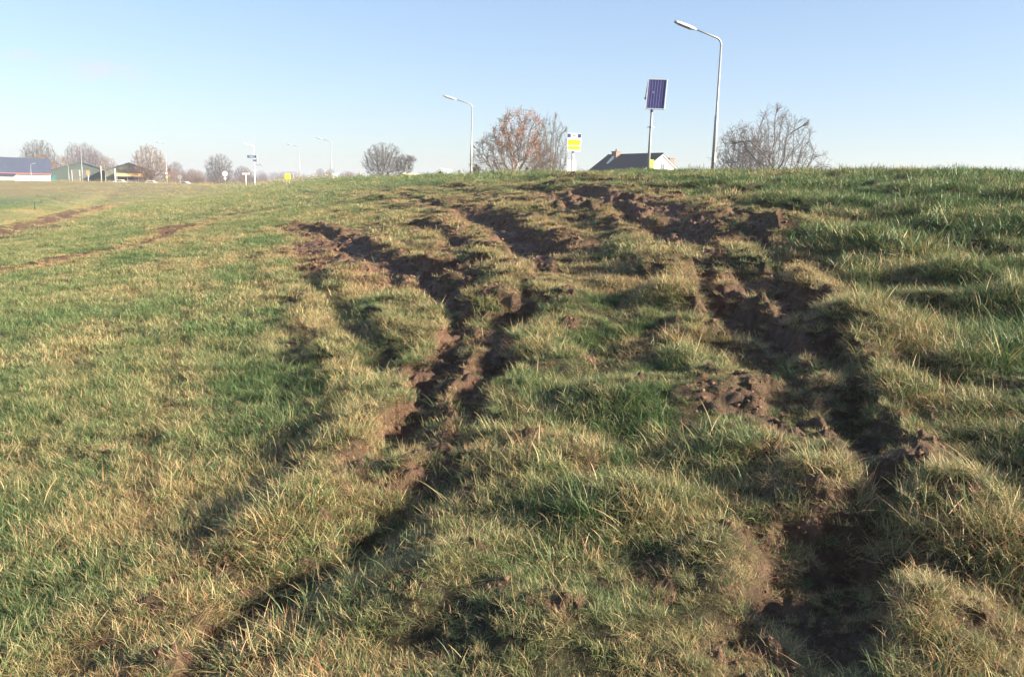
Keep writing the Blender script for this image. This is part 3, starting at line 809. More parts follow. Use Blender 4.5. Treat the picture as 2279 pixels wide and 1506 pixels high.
BARK = {'grey': mat('grey_bark', (.095, .078, .070), .9, var=.3), 'brown': mat('brown_bark', (.13, .088, .062), .9, var=.3), 'birch': mat('birch_bark', (.42, .33, .27), .8, var=.5, scale=12),
        'mauve': mat('mauve_bark', (.125, .092, .092), .9, var=.2), 'willow': mat('willow_bark', (.19, .125, .085), .9, var=.25)}
LEAFM = {'rust': mat('rust_leaves', (.30, .12, .05), .7, var=.4), 'olive': mat('dark_olive_needles', (.045, .048, .028), .8, var=.4), 'orange': mat('orange_twigs', (.34, .17, .09), .8, var=.3), 'tan': mat('tan_leaves', (.27, .18, .09), .8, var=.3)}
def leaves(pts, n, size, spread, seed):
    g = np.random.default_rng(seed); P = pts[g.integers(0, len(pts), n)] + g.normal(0, spread, (n, 3))
    a = g.normal(0, 1, (n, 3)); a /= np.linalg.norm(a, axis=1)[:, None]; b = np.cross(a, g.normal(0, 1, (n, 3))); b /= np.linalg.norm(b, axis=1)[:, None]
    s = size * (.6 + .8 * g.random(n))[:, None]
    V = np.stack([P - a * s, P + b * s * .6, P + a * s, P - b * s * .6], 1).reshape(-1, 3)
    return V, (np.arange(n) * 4)[:, None] + np.arange(4)[None]
def make_proto(key, bark, leaf=None, leafsel=None, nleaf=0, lsize=.006, **kw):
    segs, tw, pos, w = grow(**kw)
    big = [s for s in segs if s[3] > .008]; small = [s for s in segs if s[3] <= .008] + tw
    if not big: big = segs[:2]
    V, F = segmesh(big, 6); t = npmesh('trunk', V, F, BARK[bark])
    twk = .62 if bark != 'birch' else .5
    V, F = segmesh(small, 3)
    tm = {'birch': BARK['brown']}.get(bark, BARK[bark])
    c = npmesh('crown', V, F, tm)
    lf = None
    if leaf:
        pts = pos[w < .006]
        if leafsel is not None:
            pts = pts[leafsel(pts)]
        V, F = leaves(pts, nleaf, lsize, .022, 5); lf = npmesh('foliage', V, F, LEAFM[leaf])
    return dict(trunk=t, crown=c, foliage=lf)
PROTO = {}
PROTO['round'] = make_proto('round', 'grey', seed=1, trunk_h=.10, crown=[(0, .52, .56, .46), (0, .4, .50, .36)], n_att=2300, stems=4, twigs=3)
PROTO['birch'] = make_proto('birch', 'birch', 'rust', lambda p: (fbm(p[:, 0] * 6 + 9, p[:, 2] * 6, 5, 2) > .50) & (p[:, 0] > -.34) & (p[:, 0] < .24), 3900, .0070,
                            seed=2, trunk_h=.16, crown=[(.02, .62, .36, .38), (-.22, .45, .38, .33), (.2, .4, .30, .3)], n_att=2100, stems=2, twigs=3)
PROTO['oval'] = make_proto('oval', 'grey', seed=3, trunk_h=.14, crown=[(0, .6, .42, .40), (.28, .38, .36, .26), (-.25, .42, .30, .28)], n_att=1900, stems=3, twigs=2)
PROTO['small'] = make_proto('small', 'mauve', seed=4, trunk_h=.12, crown=[(0, .56, .36, .43)], n_att=1300, stems=3, twigs=3)
PROTO['willow'] = make_proto('willow', 'willow', 'tan', None, 900, .006, seed=5, trunk_h=.12, crown=[(0, .55, .48, .43), (.25, .35, .35, .3), (-.15, .3, .35, .28)], n_att=2200, stems=3, twigs=4)
PROTO['pine'] = make_proto('pine', 'grey', 'olive', lambda p: fbm(p[:, 0] * 6, p[:, 2] * 6, 8, 2) > .45, 2600, .011, seed=6, trunk_h=.2, crown=[(.1, .55, .38, .36), (.3, .75, .25, .16)], n_att=900, stems=1, twigs=3)
PROTO['bush'] = make_proto('bush', 'willow', 'orange', None, 2600, .010, seed=8, trunk_h=.04, crown=[(0, .45, .55, .48)], n_att=1200, stems=5, twigs=3)
def tree(kind, px, depth, top_py, label, wide=1., rz=0., name='bare_tree', cat='tree', group=None, base_z=None, mirror=False):
    x, y = at(px, depth); zb = hz(x, y) - .05 if base_z is None else base_z
    H = zat(px, top_py, x, y) - zb
    r = empty(name, (x, y, zb), rz - YAW, label, cat, group)
    r.scale = (H * wide * (-1 if mirror else 1), H * wide, H)
    for k, me in PROTO[kind].items():
        if me is None: continue
        o = bpy.data.objects.new(k, me); COL.objects.link(o); o.parent = r
    return r
LZ = -1.
tree('round', 853, 120, 316, 'round bare grey tree between two white street lamps, left of the white gable roof', .98)
tree('pine', 893, 115, 338, 'dark olive scraggly tree with drooping branch tips in front of the round bare tree', .9, name='scraggly_tree')
tree('birch', 1152, 95, 238, 'largest bare birch with rust brown leaves left of the yellow bus stop sign', .86)
tree('oval', 1222, 118, 253, 'faint bare tree behind the bus stop sign, right of the rust leaved birch', .52, rz=1.)
tree('oval', 1722, 100, 236, 'broad bare tree with spreading crown, farthest right on the skyline', .88)
tree('small', 1652, 104, 270, 'narrower bare tree just right of the nearest tall street lamp', .98, rz=.7)
tree('round', 90, 260, 309, 'large pale bare tree rising behind the slate blue barn roof', .75, rz=2.)
tree('bush', 88, 235, 338, 'brown shrubby tree just above the ridge of the slate blue barn', 1.0, name='bush', cat='bush')
tree('willow', 143, 240, 344, 'brown bushy tree in the gap between the blue barn and the green barns', .8)
tree('small', 168, 300, 318, 'faint tall tree behind the left end of the green gabled barn', .7, rz=.4)
tree('small', 196, 310, 316, 'faint tall tree directly behind the peak of the green gabled barn', .75, rz=1.5)
tree('small', 218, 300, 332, 'faint thin tree behind the right slope of the green gabled barn', .8, rz=2.6)
tree('willow', 241, 235, 346, 'low reddish tree between the two green barns', .72, rz=.9)
tree('willow', 333, 215, 319, 'big reddish brown tree overhanging the right end of the barn with yellow canopy', .82, rz=.3)
tree('bush', 386, 225, 372, 'orange brown bush left of the grey round road sign', .9, name='bush', cat='bush')
tree('small', 393, 300, 358, 'thin faint tree behind the orange brown bush', .9, rz=3.)
tree('round', 488, 250, 341, 'wide misty tree behind the white round sign with small diamond plate', .78, rz=1.1)
tree('small', 541, 290, 368, 'misty tree behind the white T shaped sign', 1.2, rz=2.2)
tree('willow', 428, 260, 374, 'low brown tree behind the hedge, left of the wide misty tree', 1.5, rz=2.9)
def brushline(name, x0px, x1px, depth, hgt, n, seed, label, kind_, m, wob=.4, cat='hedge', k='stuff'):
    g = np.random.default_rng(seed); Vs = []; Fs = []; off = 0
    protoV = []
    for key in ('small', 'round'):
        me = PROTO[key]['crown']; v = np.empty(len(me.vertices) * 3, np.float32); me.vertices.foreach_get('co', v); f = np.empty(len(me.loops), np.int32); me.loops.foreach_get('vertex_index', f)
        v = v.reshape(-1, 3); f = f.reshape(-1, 4); sel = g.random(len(f)) < .0
        protoV.append((v, f))
    for i in range(n):
        v, f = protoV[i % 2]
        nf = len(f) // 3; keep = np.repeat(g.random(nf) < .5, 3); ff = f[keep]
        px = x0px + (x1px - x0px) * (i + g.random()) / n; x, y = at(px, depth * (1 + .12 * g.random())); z = hz(x, y)
        h = hgt * (1 - wob + wob * 1.6 * g.random()); a = g.random() * 6.28; c, s = math.cos(a), math.sin(a)
        q = v[ff.ravel()] * np.array([h * .9, h * .9, h]); q = np.stack([q[:, 0] * c - q[:, 1] * s + x, q[:, 0] * s + q[:, 1] * c + y, q[:, 2] + z - .2], 1)
        Vs.append(q); Fs.append(np.arange(len(q)).reshape(-1, 4) + off); off += len(q)
    me = npmesh(name, np.concatenate(Vs), np.concatenate(Fs), m)
    o = bpy.data.objects.new(name, me); COL.objects.link(o); tag(o, label, cat, kind=k)
brushline('distant_woodland', 395, 1000, 620, 8.5, 62, 3, 'hazy line of far bare woodland along the horizon', 'stuff', BARK['mauve'], cat='woodland')
brushline('hedgerow', 410, 600, 235, 3.2, 22, 5, 'brown leafless hedge at the foot of the misty tree', 'stuff', BARK['brown'], .3)
brushline('hedgerow', 705, 960, 150, 2.6, 22, 6, 'low brown scrub at the foot of the round bare tree', 'stuff', BARK['brown'], .3)
brushline('hedgerow', 1040, 1330, 115, 3.6, 26, 9, 'bare scrub under the rust leaved birch', 'stuff', BARK['mauve'], .3)
brushline('hedgerow', 1590, 1860, 112, 4.0, 22, 12, 'bare scrub under the two trees at the right', 'stuff', BARK['grey'], .3)

# ------------------------------------------------------------------ street furniture
GALV = mat('galvanised_steel', (.34, .345, .34), .5, .3, .12, 4.)
WHITE = mat('white_paint', (.78, .78, .76), .45, 0, .05, 5.)
LENS = mat('lamp_lens', (.30, .30, .27), .25, 0, .15, 20.)
DARK = mat('dark_steel', (.06, .065, .07), .5, .3)
def street_lamp(x, y, topz, label, side=-1., arm=1.15, head=1.02, white=False, group='street lamps along the dike road', rz=0., curved=False, name='street_lamp'):
    z = hz(x, y) - .1; H = topz - z; r = empty(name, (x, y, z), rz, label, 'street lamp', group)
    pm = WHITE if white else GALV
    slope = .24; br = .34
    H1 = H - slope * (arm + head) - br
    fat = 1.5 if white else 1.
    lo = H * .42
    pts = [(0, 0, 0), (0, 0, lo), (0, 0, lo + .06), (0, 0, H1)]
    MB().tube(pts, [.10 * fat, .082 * fat, .060 * fat, .044 * fat], 14).build('pole', pm, r, True)
    pts = [(0, 0, H1)]
    for k in range(1, 9):
        a = k / 8 * (math.pi / 2 - math.atan(slope)); pts.append((side * br * (1 - math.cos(a)), 0, H1 + br * math.sin(a)))
    e = pts[-1]; pts.append((e[0] + side * arm, 0, e[2] + slope * arm))
    MB().tube(pts, [.043 * fat] * 9 + [.030 * fat], 10).build('arm', pm, r, True)
    ex, ez = pts[-1][0], pts[-1][2]; d = Vector((side, 0, slope)).normalized(); n = Vector((-slope * side, 0, 1)).normalized() * 1
    if n.z < 0: n = -n
    b = Vector((ex, 0, ez)); Y = Vector((0, 1, 0))
    # tapered housing, deeper at the fixing end
    sec = [(-.08, .05, .04, .03), (.05, .085, .075, .045), (.30, .125, .085, .05), (.75, .125, .075, .05), (.96, .10, .055, .045), (1.02, .06, .03, .03)]
    v = []; f = []
    for t, w, hu, hd in sec:
        c = b + d * (t * head)
        for ang in range(10):
            a = math.pi * ang / 9; v.append(c + Y * (w * math.cos(a)) + n * (hu * math.sin(a) + .0))
        v.append(c - Y * w - n * hd); v.append(c + Y * w - n * hd)
    for i in range(len(sec) - 1):
        for k in range(12):
            a = i * 12 + k; c = i * 12 + (k + 1) % 12; f.append((a, c, c + 12, a + 12))
    f.append(tuple(range(12))); f.append(tuple((len(sec) - 1) * 12 + k for k in reversed(range(12))))
    hd_ = meshobj('lamp_head', v, f, WHITE if white else GALV, r, False)
    v = []; f = []
    for t, w, dp in ((.12, .085, .05), (.2, .10, .075), (.78, .10, .07), (.94, .075, .05)):
        c = b + d * (t * head)
        for k in range(7):
            a = math.pi * k / 6; v.append(c + Y * (w * math.cos(a)) - n * (.035 + dp * math.sin(a)))
    for i in range(3):
        for k in range(6): f.append((i * 7 + k, i * 7 + k + 1, i * 7 + k + 8, i * 7 + k + 7))
        f.append((i * 7, i * 7 + 7, i * 7 + 13, i * 7 + 6))
    f.append(tuple(range(7))); f.append(tuple(21 + k for k in reversed(range(7))))
    meshobj('lens', v, f, LENS, hd_, False)
    if H > 6: MB().box((0, -.115 * fat, 1.0), (.10, .03, .45)).build('access_door', pm, r, bevel=.005)
    return r
def lamp_px(px, top_py, depth, label, **k):
    x, y = at(px, depth); return street_lamp(x, y, zat(px, top_py, x, y), label, **k)
lamp_px(1585, 58, 40, 'tallest and nearest grey street lamp, beside the white house on the dike top')
lamp_px(1048, 216, 71, 'thin grey street lamp left of the big birch, second nearest')
lamp_px(738, 307, 140, 'faint grey street lamp standing behind the small white box sign')
lamp_px(667, 321, 172, 'very faint street lamp right of the yellow box sign')
lamp_px(567, 320, 168, 'thick white lamp post carrying blue direction boards', arm=.85, head=.7, white=True)
lamp_px(371.5, 316, 175, 'lamp post with a red rimmed round sign at its base, before big brown tree', arm=.7, head=.8)
lamp_px(184, 317, 185, 'tall lamp post in front of the peak of the green gabled barn', arm=1.2, head=.8)
lamp_px(154, 364, 185, 'short lamp post left of the green gable, arm pointing left', arm=.8, head=.5, rz=0)
lamp_px(70.5, 363, 190, 'short lamp post in front of the slate blue roof, arm pointing right', side=1., arm=.3, head=.4)
lamp_px(235.5, 378, 200, 'tiny lamp post between the two green barns', arm=.2, head=.3)
WOODG = mat('pale_timber', (.46, .38, .30), .8, 0, .2, 8)
def post(px, top, depth, label, rad=.10, m=None, name='post', cat='post', group='bare posts in front of the barns'):
    x, y = at(px, depth); z = hz(x, y) - .1; H = zat(px, top, x, y) - z
    r = empty(name, (x, y, z), 0, label, cat, group)
    MB().tube([(0, 0, 0), (0, 0, H - .05)], [rad, rad * .8], 10).build('shaft', m or WOODG, r, True)
    MB().tube([(0, 0, H - .05), (0, 0, H)], [rad * 1.1, rad * .9], 10).build('cap', m or GALV, r, True)
    return r
post(161, 378, 180, 'bare pale post left of the tall lamp post, under the green gable')
post(178.5, 378, 180, 'bare pinkish post close against the tall lamp post at the green gable')
post(226, 368, 182, 'bare brownish post at the right end of the green gabled barn', .12)
post(257, 375, 176, 'bare pale post at the left corner of the yellow canopy barn', .14, WHITE)
post(653.5, 384, 130, 'very thin pale post just right of the yellow box sign', .05)
post(697, 386, 175, 'thin pale post before the far woodland, left of the white box sign', .05)
post(802, 378, 118, 'thin pinkish post at the left foot of the round bare tree', .06, WOODG)

YEL = mat('yellow_sign', (.85, .74, .03), .4, 0, .03); LIME = mat('yellow_green_sign', (.62, .72, .10), .45, 0, .05)
NAVY = mat('navy_sign', (.055, .075, .20), .4, 0, .05); BLUE = mat('blue_sign', (.035, .09, .22), .4, 0, .15, 9); RED = mat('red_sign', (.55, .035, .03), .4)
BLACK = mat('black_print', (.02, .02, .02), .6); BACKG = mat('sign_back', (.42, .44, .44), .4, .3)
ORANGE = mat('orange_sign', (.80, .40, .13), .5)
def disc(c, r_, y0, y1, n=28):
    return [(c[0] + r_ * math.cos(2 * math.pi * k / n), c[1] + r_ * math.sin(2 * math.pi * k / n)) for k in range(n)]
CAMRZ = -YAW          # a thing with this yaw squarely faces the photographer
def rsign(px, cpy, rpx, depth, label, face, rim=None, diamond=False, small=None, name='round_sign', post_m=GALV, group=None):
    x, y = at(px, depth); z = hz(x, y) - .1; cz = zat(px, cpy, x, y) - z; R = rpx * depth / FPX
    r = empty(name, (x, y, z), CAMRZ, label, 'road sign', group)
    MB().tube([(0, 0, 0), (0, 0, cz + R * .7)], .05, 8).build('pole', post_m, r, True)
    MB().prism(disc((0, cz), R, 0, 0), -.085, -.06).build('rim' if rim else 'plate', rim or face, r)
    if rim: MB().prism(disc((0, cz), R * .76, 0, 0), -.10, -.0851).build('plate', face, r)
    else: MB().box((0, -.092, cz), (R * .16, .008, R * .9)).build('mark', GALV, r)
    if diamond:
        q = R * .62; c = cz - R - q * 1.05
        MB().prism([(-q, c), (0, c - q), (q, c), (0, c + q)], -.085, -.06).build('diamond_plate', face, r)
    if small:
        c = cz - R * 2.1; MB().prism(disc((0, c), R * .68, 0, 0), -.085, -.06).build('lower_plate', small, r)
    return r
rsign(401, 394, 5.0, 165, 'round grey backed sign on thin post, right of the orange brown bush', BACKG)
rsign(501.5, 387, 6.0, 150, 'round white sign with a small white diamond plate beneath it', WHITE, None, True)
rsign(371.8, 386, 3.6, 170, 'red rimmed round sign with smaller yellow plate at the base of a lamp post', WHITE, RED, small=YEL)
def orange_sign():
    x, y = at(197, 178); z = hz(x, y) - .1; T = zat(197, 379, x, y) - z
    r = empty('orange_sign', (x, y, z), CAMRZ, 'orange shield shaped sign on a post in front of the green gabled barn', 'road sign')
    MB().tube([(0, 0, 0), (0, 0, T * .9)], .07, 8).build('pole', WHITE, r, True)
    MB().prism([(-.30, T - .9), (.30, T - .9), (.38, T - .45), (.22, T - .12), (0, T), (-.22, T - .12), (-.38, T - .45)], -.12, -.08).build('plate', ORANGE, r)
    MB().box((.16, -.12, T - 1.25), (.22, .03, .28)).build('small_plate', WHITE, r)
orange_sign()
def tsign():
    d = 160; x, y = at(547.5, d); z = hz(x, y) - .1; T = zat(547.5, 384.5, x, y) - z; w = 16 * d / FPX; h = 4.6 * d / FPX
    r = empty('street_name_sign', (x, y, z), CAMRZ, 'white T shaped board on a single post, left of the white lamp post', 'road sign')
    MB().tube([(0, 0, 0), (0, 0, T - h)], .09, 8).build('pole', WHITE, r, True)
    MB().prism([(-w / 2, T - h * .2), (-w * .42, T), (w / 2, T), (w / 2, T - h * .75), (-w * .3, T - h), (-w / 2, T - h)], -.05, .05).build('board', WHITE, r)
    MB().box((0, -.054, T - h * .12), (w * .85, .006, .04)).build('red_stripe', RED, r)
tsign()
def dirboards():
    d = 167.5; x0, y0 = at(567, d)
    def board(pa, pb, ya, yb, label, m, arrow=0):
        x, y = at((pa + pb) / 2, d); zt = zat(567, ya, x, y); zb = zat(567, yb, x, y); w = (pb - pa) * d / FPX; h = zt - zb
        r = empty('direction_sign', (x, y, zb), CAMRZ, label, 'direction sign', 'direction boards on the white lamp post')
        MB().box((0, -.25, h / 2), (w, .05, h)).build('board', m, r, bevel=.01)
        for k in range(2 if w > 1 else 1):
            MB().box((-.04 * w, -.279, h * (.66 - .34 * k)), (w * (.62 - .2 * k), .006, h * .13)).build('lettering', WHITE, r)
        MB().box((w / 2 + .10, -.25, h / 2), (.16, .05, h)).build('end_panel', WHITE, r)
        MB().box(((567 - (pa + pb) / 2) * d / FPX, -.12, h / 2), (.30, .20, h * .5)).build('bracket', GALV, r)
    board(553, 573, 346, 352, 'wide dark blue direction board, upper one on the white lamp post', BLUE)
    board(566, 573.5, 354.5, 360, 'short dark blue direction board just below the wide one', NAVY)
    x, y = at(568.8, d); z = zat(567, 366.5, x, y)
    r = empty('camera_arm', (x, y, z), CAMRZ, 'thin horizontal arm with small grey device on the white lamp post', 'traffic camera')
    MB().tube([(0, 0, 0), (1.15, 0, 0)], .035, 8).build('arm', GALV, r, True)
    MB().box((1.05, 0, .05), (.38, .18, .16)).build('housing', BACKG, r, bevel=.01)
    MB().tube([(1.15, 0, -.02), (1.32, 0, -.22)], .05, 8).build('visor', BLUE, r, True)
dirboards()
def boxsign(px0, px1, py0, py1, d, label, m, name, cat, edge, shade_corner=False):
    px = (px0 + px1) / 2; x, y = at(px, d); zt = zat(px, py0, x, y); zb = zat(px, py1, x, y); zg = hz(x, y) - .1; w = (px1 - px0) * d / FPX; h = zt - zb
    r = empty(name, (x, y, zg), CAMRZ + (.0 if not shade_corner else .18), label, cat); b = zb - zg
    MB().box((0, 0, b + h / 2), (w, .45 * w, h)).build('cabinet', m, r, bevel=.02)
    if shade_corner:
        MB().prism([(w * .1, b - .01), (w / 2, b - .01), (w / 2, b + h * .42)], -.225 * w - .02, -.225 * w + .01).build('painted_shadow', mat('shaded_yellow', (.45, .38, .03), .5), r)  # darker yellow triangle: a diagonal shadow painted on the box front
    else:
        MB().box((0, 0, b + h + .03), (w * 1.12, .5 * w, .07)).build('lid', edge, r, bevel=.01)
        MB().box((w * .1, -.235 * w, b + h * .5), (w * .55, .02, h * .5)).build('door_panel', mat('pale_mint', (.55, .68, .66), .4), r)
    for sx in (-.3, .3): MB().tube([(sx * w, 0, 0), (sx * w, 0, b + .02)], .04, 8).build('leg', GALV, r, True)
boxsign(634.5, 646, 387.5, 399.5, 95, 'bright yellow box shaped sign standing low in the grass', YEL, 'yellow_sign_box', 'sign', YEL, True)
boxsign(741, 751, 387, 397, 110, 'small white cabinet with mint door on the grass edge', WHITE, 'utility_cabinet', 'cabinet', WHITE)

def bus_stop():
    d = 39.; x, y = at(1271.5, d); zg = hz(x, y) - .1; k = d / FPX; r = empty('bus_stop_sign', (x, y, zg), CAMRZ + .06, 'yellow and white bus stop sign with navy corners on grey post', 'bus stop sign')
    Z = lambda py: zat(1271.5, py, x, y) - zg
    MB().tube([(0, 0, 0), (0, 0, Z(303))], .035, 10).build('pole', mat('grey_post', (.30, .31, .33), .45, .3), r, True)
    MB().tube([(.055, .0, 0), (.055, .0, Z(333))], .026, 10).build('second_pole', WHITE, r, True)
    w = 30 * k; zt = Z(297); zb = Z(337); h = zt - zb; cx = 2.4 * k
    def rr(x0, x1, z0, z1, rad, n=5):
        o = []
        for (ax, az, s) in ((x1 - rad, z1 - rad, 0), (x0 + rad, z1 - rad, 1), (x0 + rad, z0 + rad, 2), (x1 - rad, z0 + rad, 3)):
            for i in range(n + 1):
                a = math.pi / 2 * (s + i / n); o.append((ax + rad * math.cos(a), az + rad * math.sin(a)))
        return o
    MB().prism(rr(cx - w / 2, cx + w / 2, zb, zt, .05), -.10, -.055).build('board', WHITE, r)
    f = -.10
    for sx in (-1, 1):
        c = cx + sx * w * .37; MB().prism(rr(c - w * .11, c + w * .11, zt - h * .235, zt - h * .03, .02), f - .006, f + .001).build('navy_corner', NAVY, r)
    p = MB(); u = w * .05                                    # the little bus pictogram
    p.box((cx, f - .003, zt - h * .13), (w * .20, .006, h * .022)); p.box((cx - w * .01, f - .003, zt - h * .155), (w * .10, .006, h * .012))
    p.build('bus_symbol', BLACK, r)
    MB().box((cx, f - .003, zt - h * .30), (w * .62, .006, h * .013)).build('lettering', BLACK, r)
    MB().prism(rr(cx - w * .44, cx + w * .44, zt - h * .66, zt - h * .36, .03), f - .006, f + .001).build('yellow_panel', YEL, r)
    MB().prism(rr(cx - w * .44, cx + w * .42, zt - h * .90, zt - h * .72, .03), f - .006, f + .001).build('yellow_panel', YEL, r)
    MB().box((cx + w * .455, f - .003, zt - h * .80), (w * .02, .006, h * .14)).build('edge_mark', DARK, r)
    # timetable boards lower down
    for cxp, wp, y0, y1, nm in ((1264.2, 8.4, 355.5, 392, 'timetable_board'), (1275.3, 9.2, 356, 392, 'timetable_board')):
        zt2, zb2 = Z(y0), Z(y1)
        MB().prism(rr((cxp - 1271.5 - wp / 2) * k, (cxp - 1271.5 + wp / 2) * k, max(zb2, .15), zt2, .02), -.075, -.045).build(nm, WHITE, r)
bus_stop()

def solar_pole():
    d = 32.; x, y = at(1441, d); zg = hz(x, y) - .1; k = d / FPX; Z = lambda py: zat(1441, py, x, y) - zg
    r = empty('solar_panel_pole', (x, y, zg), CAMRZ, 'leaning grey pole topped by a framed blue solar panel', 'solar panel pole')
    lean = .012; H = Z(236); r.rotation_euler = (0, math.radians(.6), CAMRZ)
    MB().tube([(0, 0, 0), (0, 0, H * .55), (0, 0, H)], [.058, .05, .045], 12).build('pole', GALV, r, True)
    MB().tube([(.0, 0, H - .22), (0, 0, H + .5)], [.056, .056], 12).build('sleeve', mat('blue_grey_steel', (.20, .26, .36), .4, .3), r, True)
    c = MB(); c.tube([(0, 0, Z(284)), (0, 0, Z(281.5))], .075, 12); c.tube([(-.14, 0, Z(283.5)), (.14, 0, Z(283.5))], .012, 6); c.build('collar', GALV, r, True)
    # tilted panel
    W, Hh = 41.5 * k, 66 * k
    M = Matrix.Translation((.115, -.08, (Z(178) + Z(242)) / 2)) @ Matrix.Rotation(math.radians(-14), 4, 'Z') @ Matrix.Rotation(math.radians(-12), 4, 'X') @ Matrix.Rotation(math.radians(1.2), 4, 'Y')
    fr = MB(); t = .032
    for s in (-1, 1):
        fr.box((s * (W / 2 - t / 2), 0, 0), (t, .045, Hh), M); fr.box((0, 0, s * (Hh / 2 - t / 2)), (W - 2 * t - .002, .043, t), M)
    fr.build('panel_frame', WHITE, r)
    m = bpy.data.materials.new('solar_cells'); m.use_nodes = True; nt = m.node_tree; b = nt.nodes['Principled BSDF']; b.inputs['Roughness'].default_value = .16; b.inputs['Specular IOR Level'].default_value = .25
    tc = N(nt, 'ShaderNodeTexCoord'); vo = N(nt, 'ShaderNodeTexVoronoi'); vo.inputs['Scale'].default_value = 34; nt.links.new(tc.outputs['UV'], vo.inputs[0])
    wv = N(nt, 'ShaderNodeTexWave'); wv.inputs['Scale'].default_value = 2.05; wv.bands_direction = 'X'; nt.links.new(tc.outputs['UV'], wv.inputs[0])
    r1 = N(nt, 'ShaderNodeValToRGB'); r1.color_ramp.elements[0].color = (.050, .048, .15, 1); r1.color_ramp.elements[1].color = (.095, .088, .26, 1); nt.links.new(vo.outputs['Color'], r1.inputs[0])
    nz = N(nt, 'ShaderNodeTexNoise'); nz.inputs['Scale'].default_value = 14; nz.inputs['Detail'].default_value = 4; nt.links.new(tc.outputs['UV'], nz.inputs[0])
    r3 = N(nt, 'ShaderNodeValToRGB'); r3.color_ramp.elements[0].position = .66; r3.color_ramp.elements[1].position = .75; r3.color_ramp.elements[0].color = (0, 0, 0, 1); nt.links.new(nz.outputs[0], r3.inputs[0])
    mx = N(nt, 'ShaderNodeMix'); mx.data_type = 'RGBA'; nt.links.new(r3.outputs[0], mx.inputs[0]); nt.links.new(r1.outputs[0], mx.inputs[6]); mx.inputs[7].default_value = (.30, .28, .55, 1)
    r2 = N(nt, 'ShaderNodeValToRGB'); r2.color_ramp.elements[0].position = .90; r2.color_ramp.elements[1].position = .97; nt.links.new(wv.outputs[0], r2.inputs[0])
    m2 = N(nt, 'ShaderNodeMix'); m2.data_type = 'RGBA'; nt.links.new(r2.outputs[0], m2.inputs[0]); nt.links.new(mx.outputs[2], m2.inputs[6]); m2.inputs[7].default_value = (.30, .27, .45, 1)
    nt.links.new(m2.outputs[2], b.inputs['Base Color'])
    w2, h2 = W / 2 - t - .001, Hh / 2 - t - .001
    v = [M @ Vector(p) for p in ((-w2, -.010, -h2), (w2, -.010, -h2), (w2, -.010, h2), (-w2, -.010, h2), (-w2, .016, -h2), (w2, .016, -h2), (w2, .016, h2), (-w2, .016, h2))]
    o = meshobj('solar_cells', v, [(0, 1, 2, 3), (7, 6, 5, 4)], m, r)
    uv = o.data.uv_layers.new(name='uv')
    for i, c_ in enumerate(((0, 0), (1, 0), (1, 1.5), (0, 1.5)) * 2): uv.data[i].uv = c_
    MB().tube([M @ Vector((-W / 2 + .01, .02, Hh / 2 - .02)), Vector((-.245, .16, Z(219)))], .018, 8).build('strut', mat('steel_strut', (.16, .20, .22), .5, .4), r, True)
    s2 = MB(); s2.tube([Vector((-.26, .16, Z(217))), Vector((-.23, .15, Z(221)))], .03, 8); s2.tube([Vector((-.24, .16, Z(219.5))), (0, 0, Z(230))], .014, 6); s2.build('strut_foot', DARK, r, True)
    MB().box((.02, .09, Z(222)), (.30, .16, .24)).build('battery_box', BACKG, r, bevel=.01)
solar_pole()
def limesign():
    d = 46.; x, y = at(1446.5, d); zg = hz(x, y) - .1; k = d / FPX; Z = lambda py: zat(1446.5, py, x, y) - zg
    r = empty('yellow_green_board', (x, y, zg), CAMRZ, 'yellow green board half hidden behind the solar panel pole', 'sign')
    MB().box((0, 0, (Z(355) + Z(385)) / 2), (12 * k, .04, Z(355) - Z(385))).build('board', LIME, r, bevel=.01)
    MB().tube([(0, .06, 0), (0, .06, Z(357))], .03, 8).build('pole', GALV, r, True)
limesign()

# ------------------------------------------------------------------ buildings
def dirv(az):      # azimuth clockwise from the viewing direction -> world yaw so that local +Y points that way
    return -YAW - math.radians(az)
WALLW = mat('white_render', (.80, .79, .76), .8, 0, .05, 3); 
TILES = brickmat('dark_roof_tiles', (.006, .010, .022), (.010, .014, .028), (.004, .006, .010), 3.2, .75, .5, .35, .05, True)
BRICK = brickmat('red_brick', (.20, .105, .075), (.25, .14, .10), (.32, .28, .24), 4.5)
BRICKD = brickmat('brown_brick', (.20, .12, .09), (.25, .16, .12), (.26, .22, .19), 4.5)
GLASS = mat('window_glass', (.10, .13, .16), .12, 0, .1)
BARNG = mat('green_cladding', (.050, .072, .056), .6, 0, .10, 1.2); GREENR = mat('grey_green_roof', (.085, .10, .09), .6, 0, .15, 1.)
SLATE = brickmat('slate_blue_sheeting', (.055, .068, .105), (.065, .078, .118), (.045, .055, .085), .8, .5, .6, .9, .02, True)
def gable_house(name, label, loc, rz, W, L, eave, ridge, wallm, roofm, over=.25, fascia=None, trim=None):
    """gable faces local -Y, ridge runs to +Y"""
    r = empty(name, loc, rz, label, name.split('_')[-1])
    MB().prism([(-W / 2, 0), (W / 2, 0), (W / 2, eave), (0, ridge), (-W / 2, eave)], 0, L).build('wall', wallm, r)
    sl = (ridge - eave) / (W / 2); ov = over; t = .12
    for s in (-1, 1):
        roof = MB(); x1 = s * (W / 2 + ov); z1 = eave - sl * ov
        roof.prism([(0, ridge + .02), (x1, z1 + .02), (x1, z1 + .02 + t), (0, ridge + .02 + t)], -ov, L + ov)
        ro = roof.build('roof', roofm, r)
        if fascia:
            MB().prism([(0, ridge - .16), (x1, z1 - .16), (x1, z1 + .015), (0, ridge + .015)], -ov - .03, -ov + .02).build('bargeboard', fascia, r)
    MB().tube([(0, -ov, ridge + t + .03), (0, L + ov, ridge + t + .03)], .07, 8).build('ridge_tiles', roofm, r, True)
    return r, sl
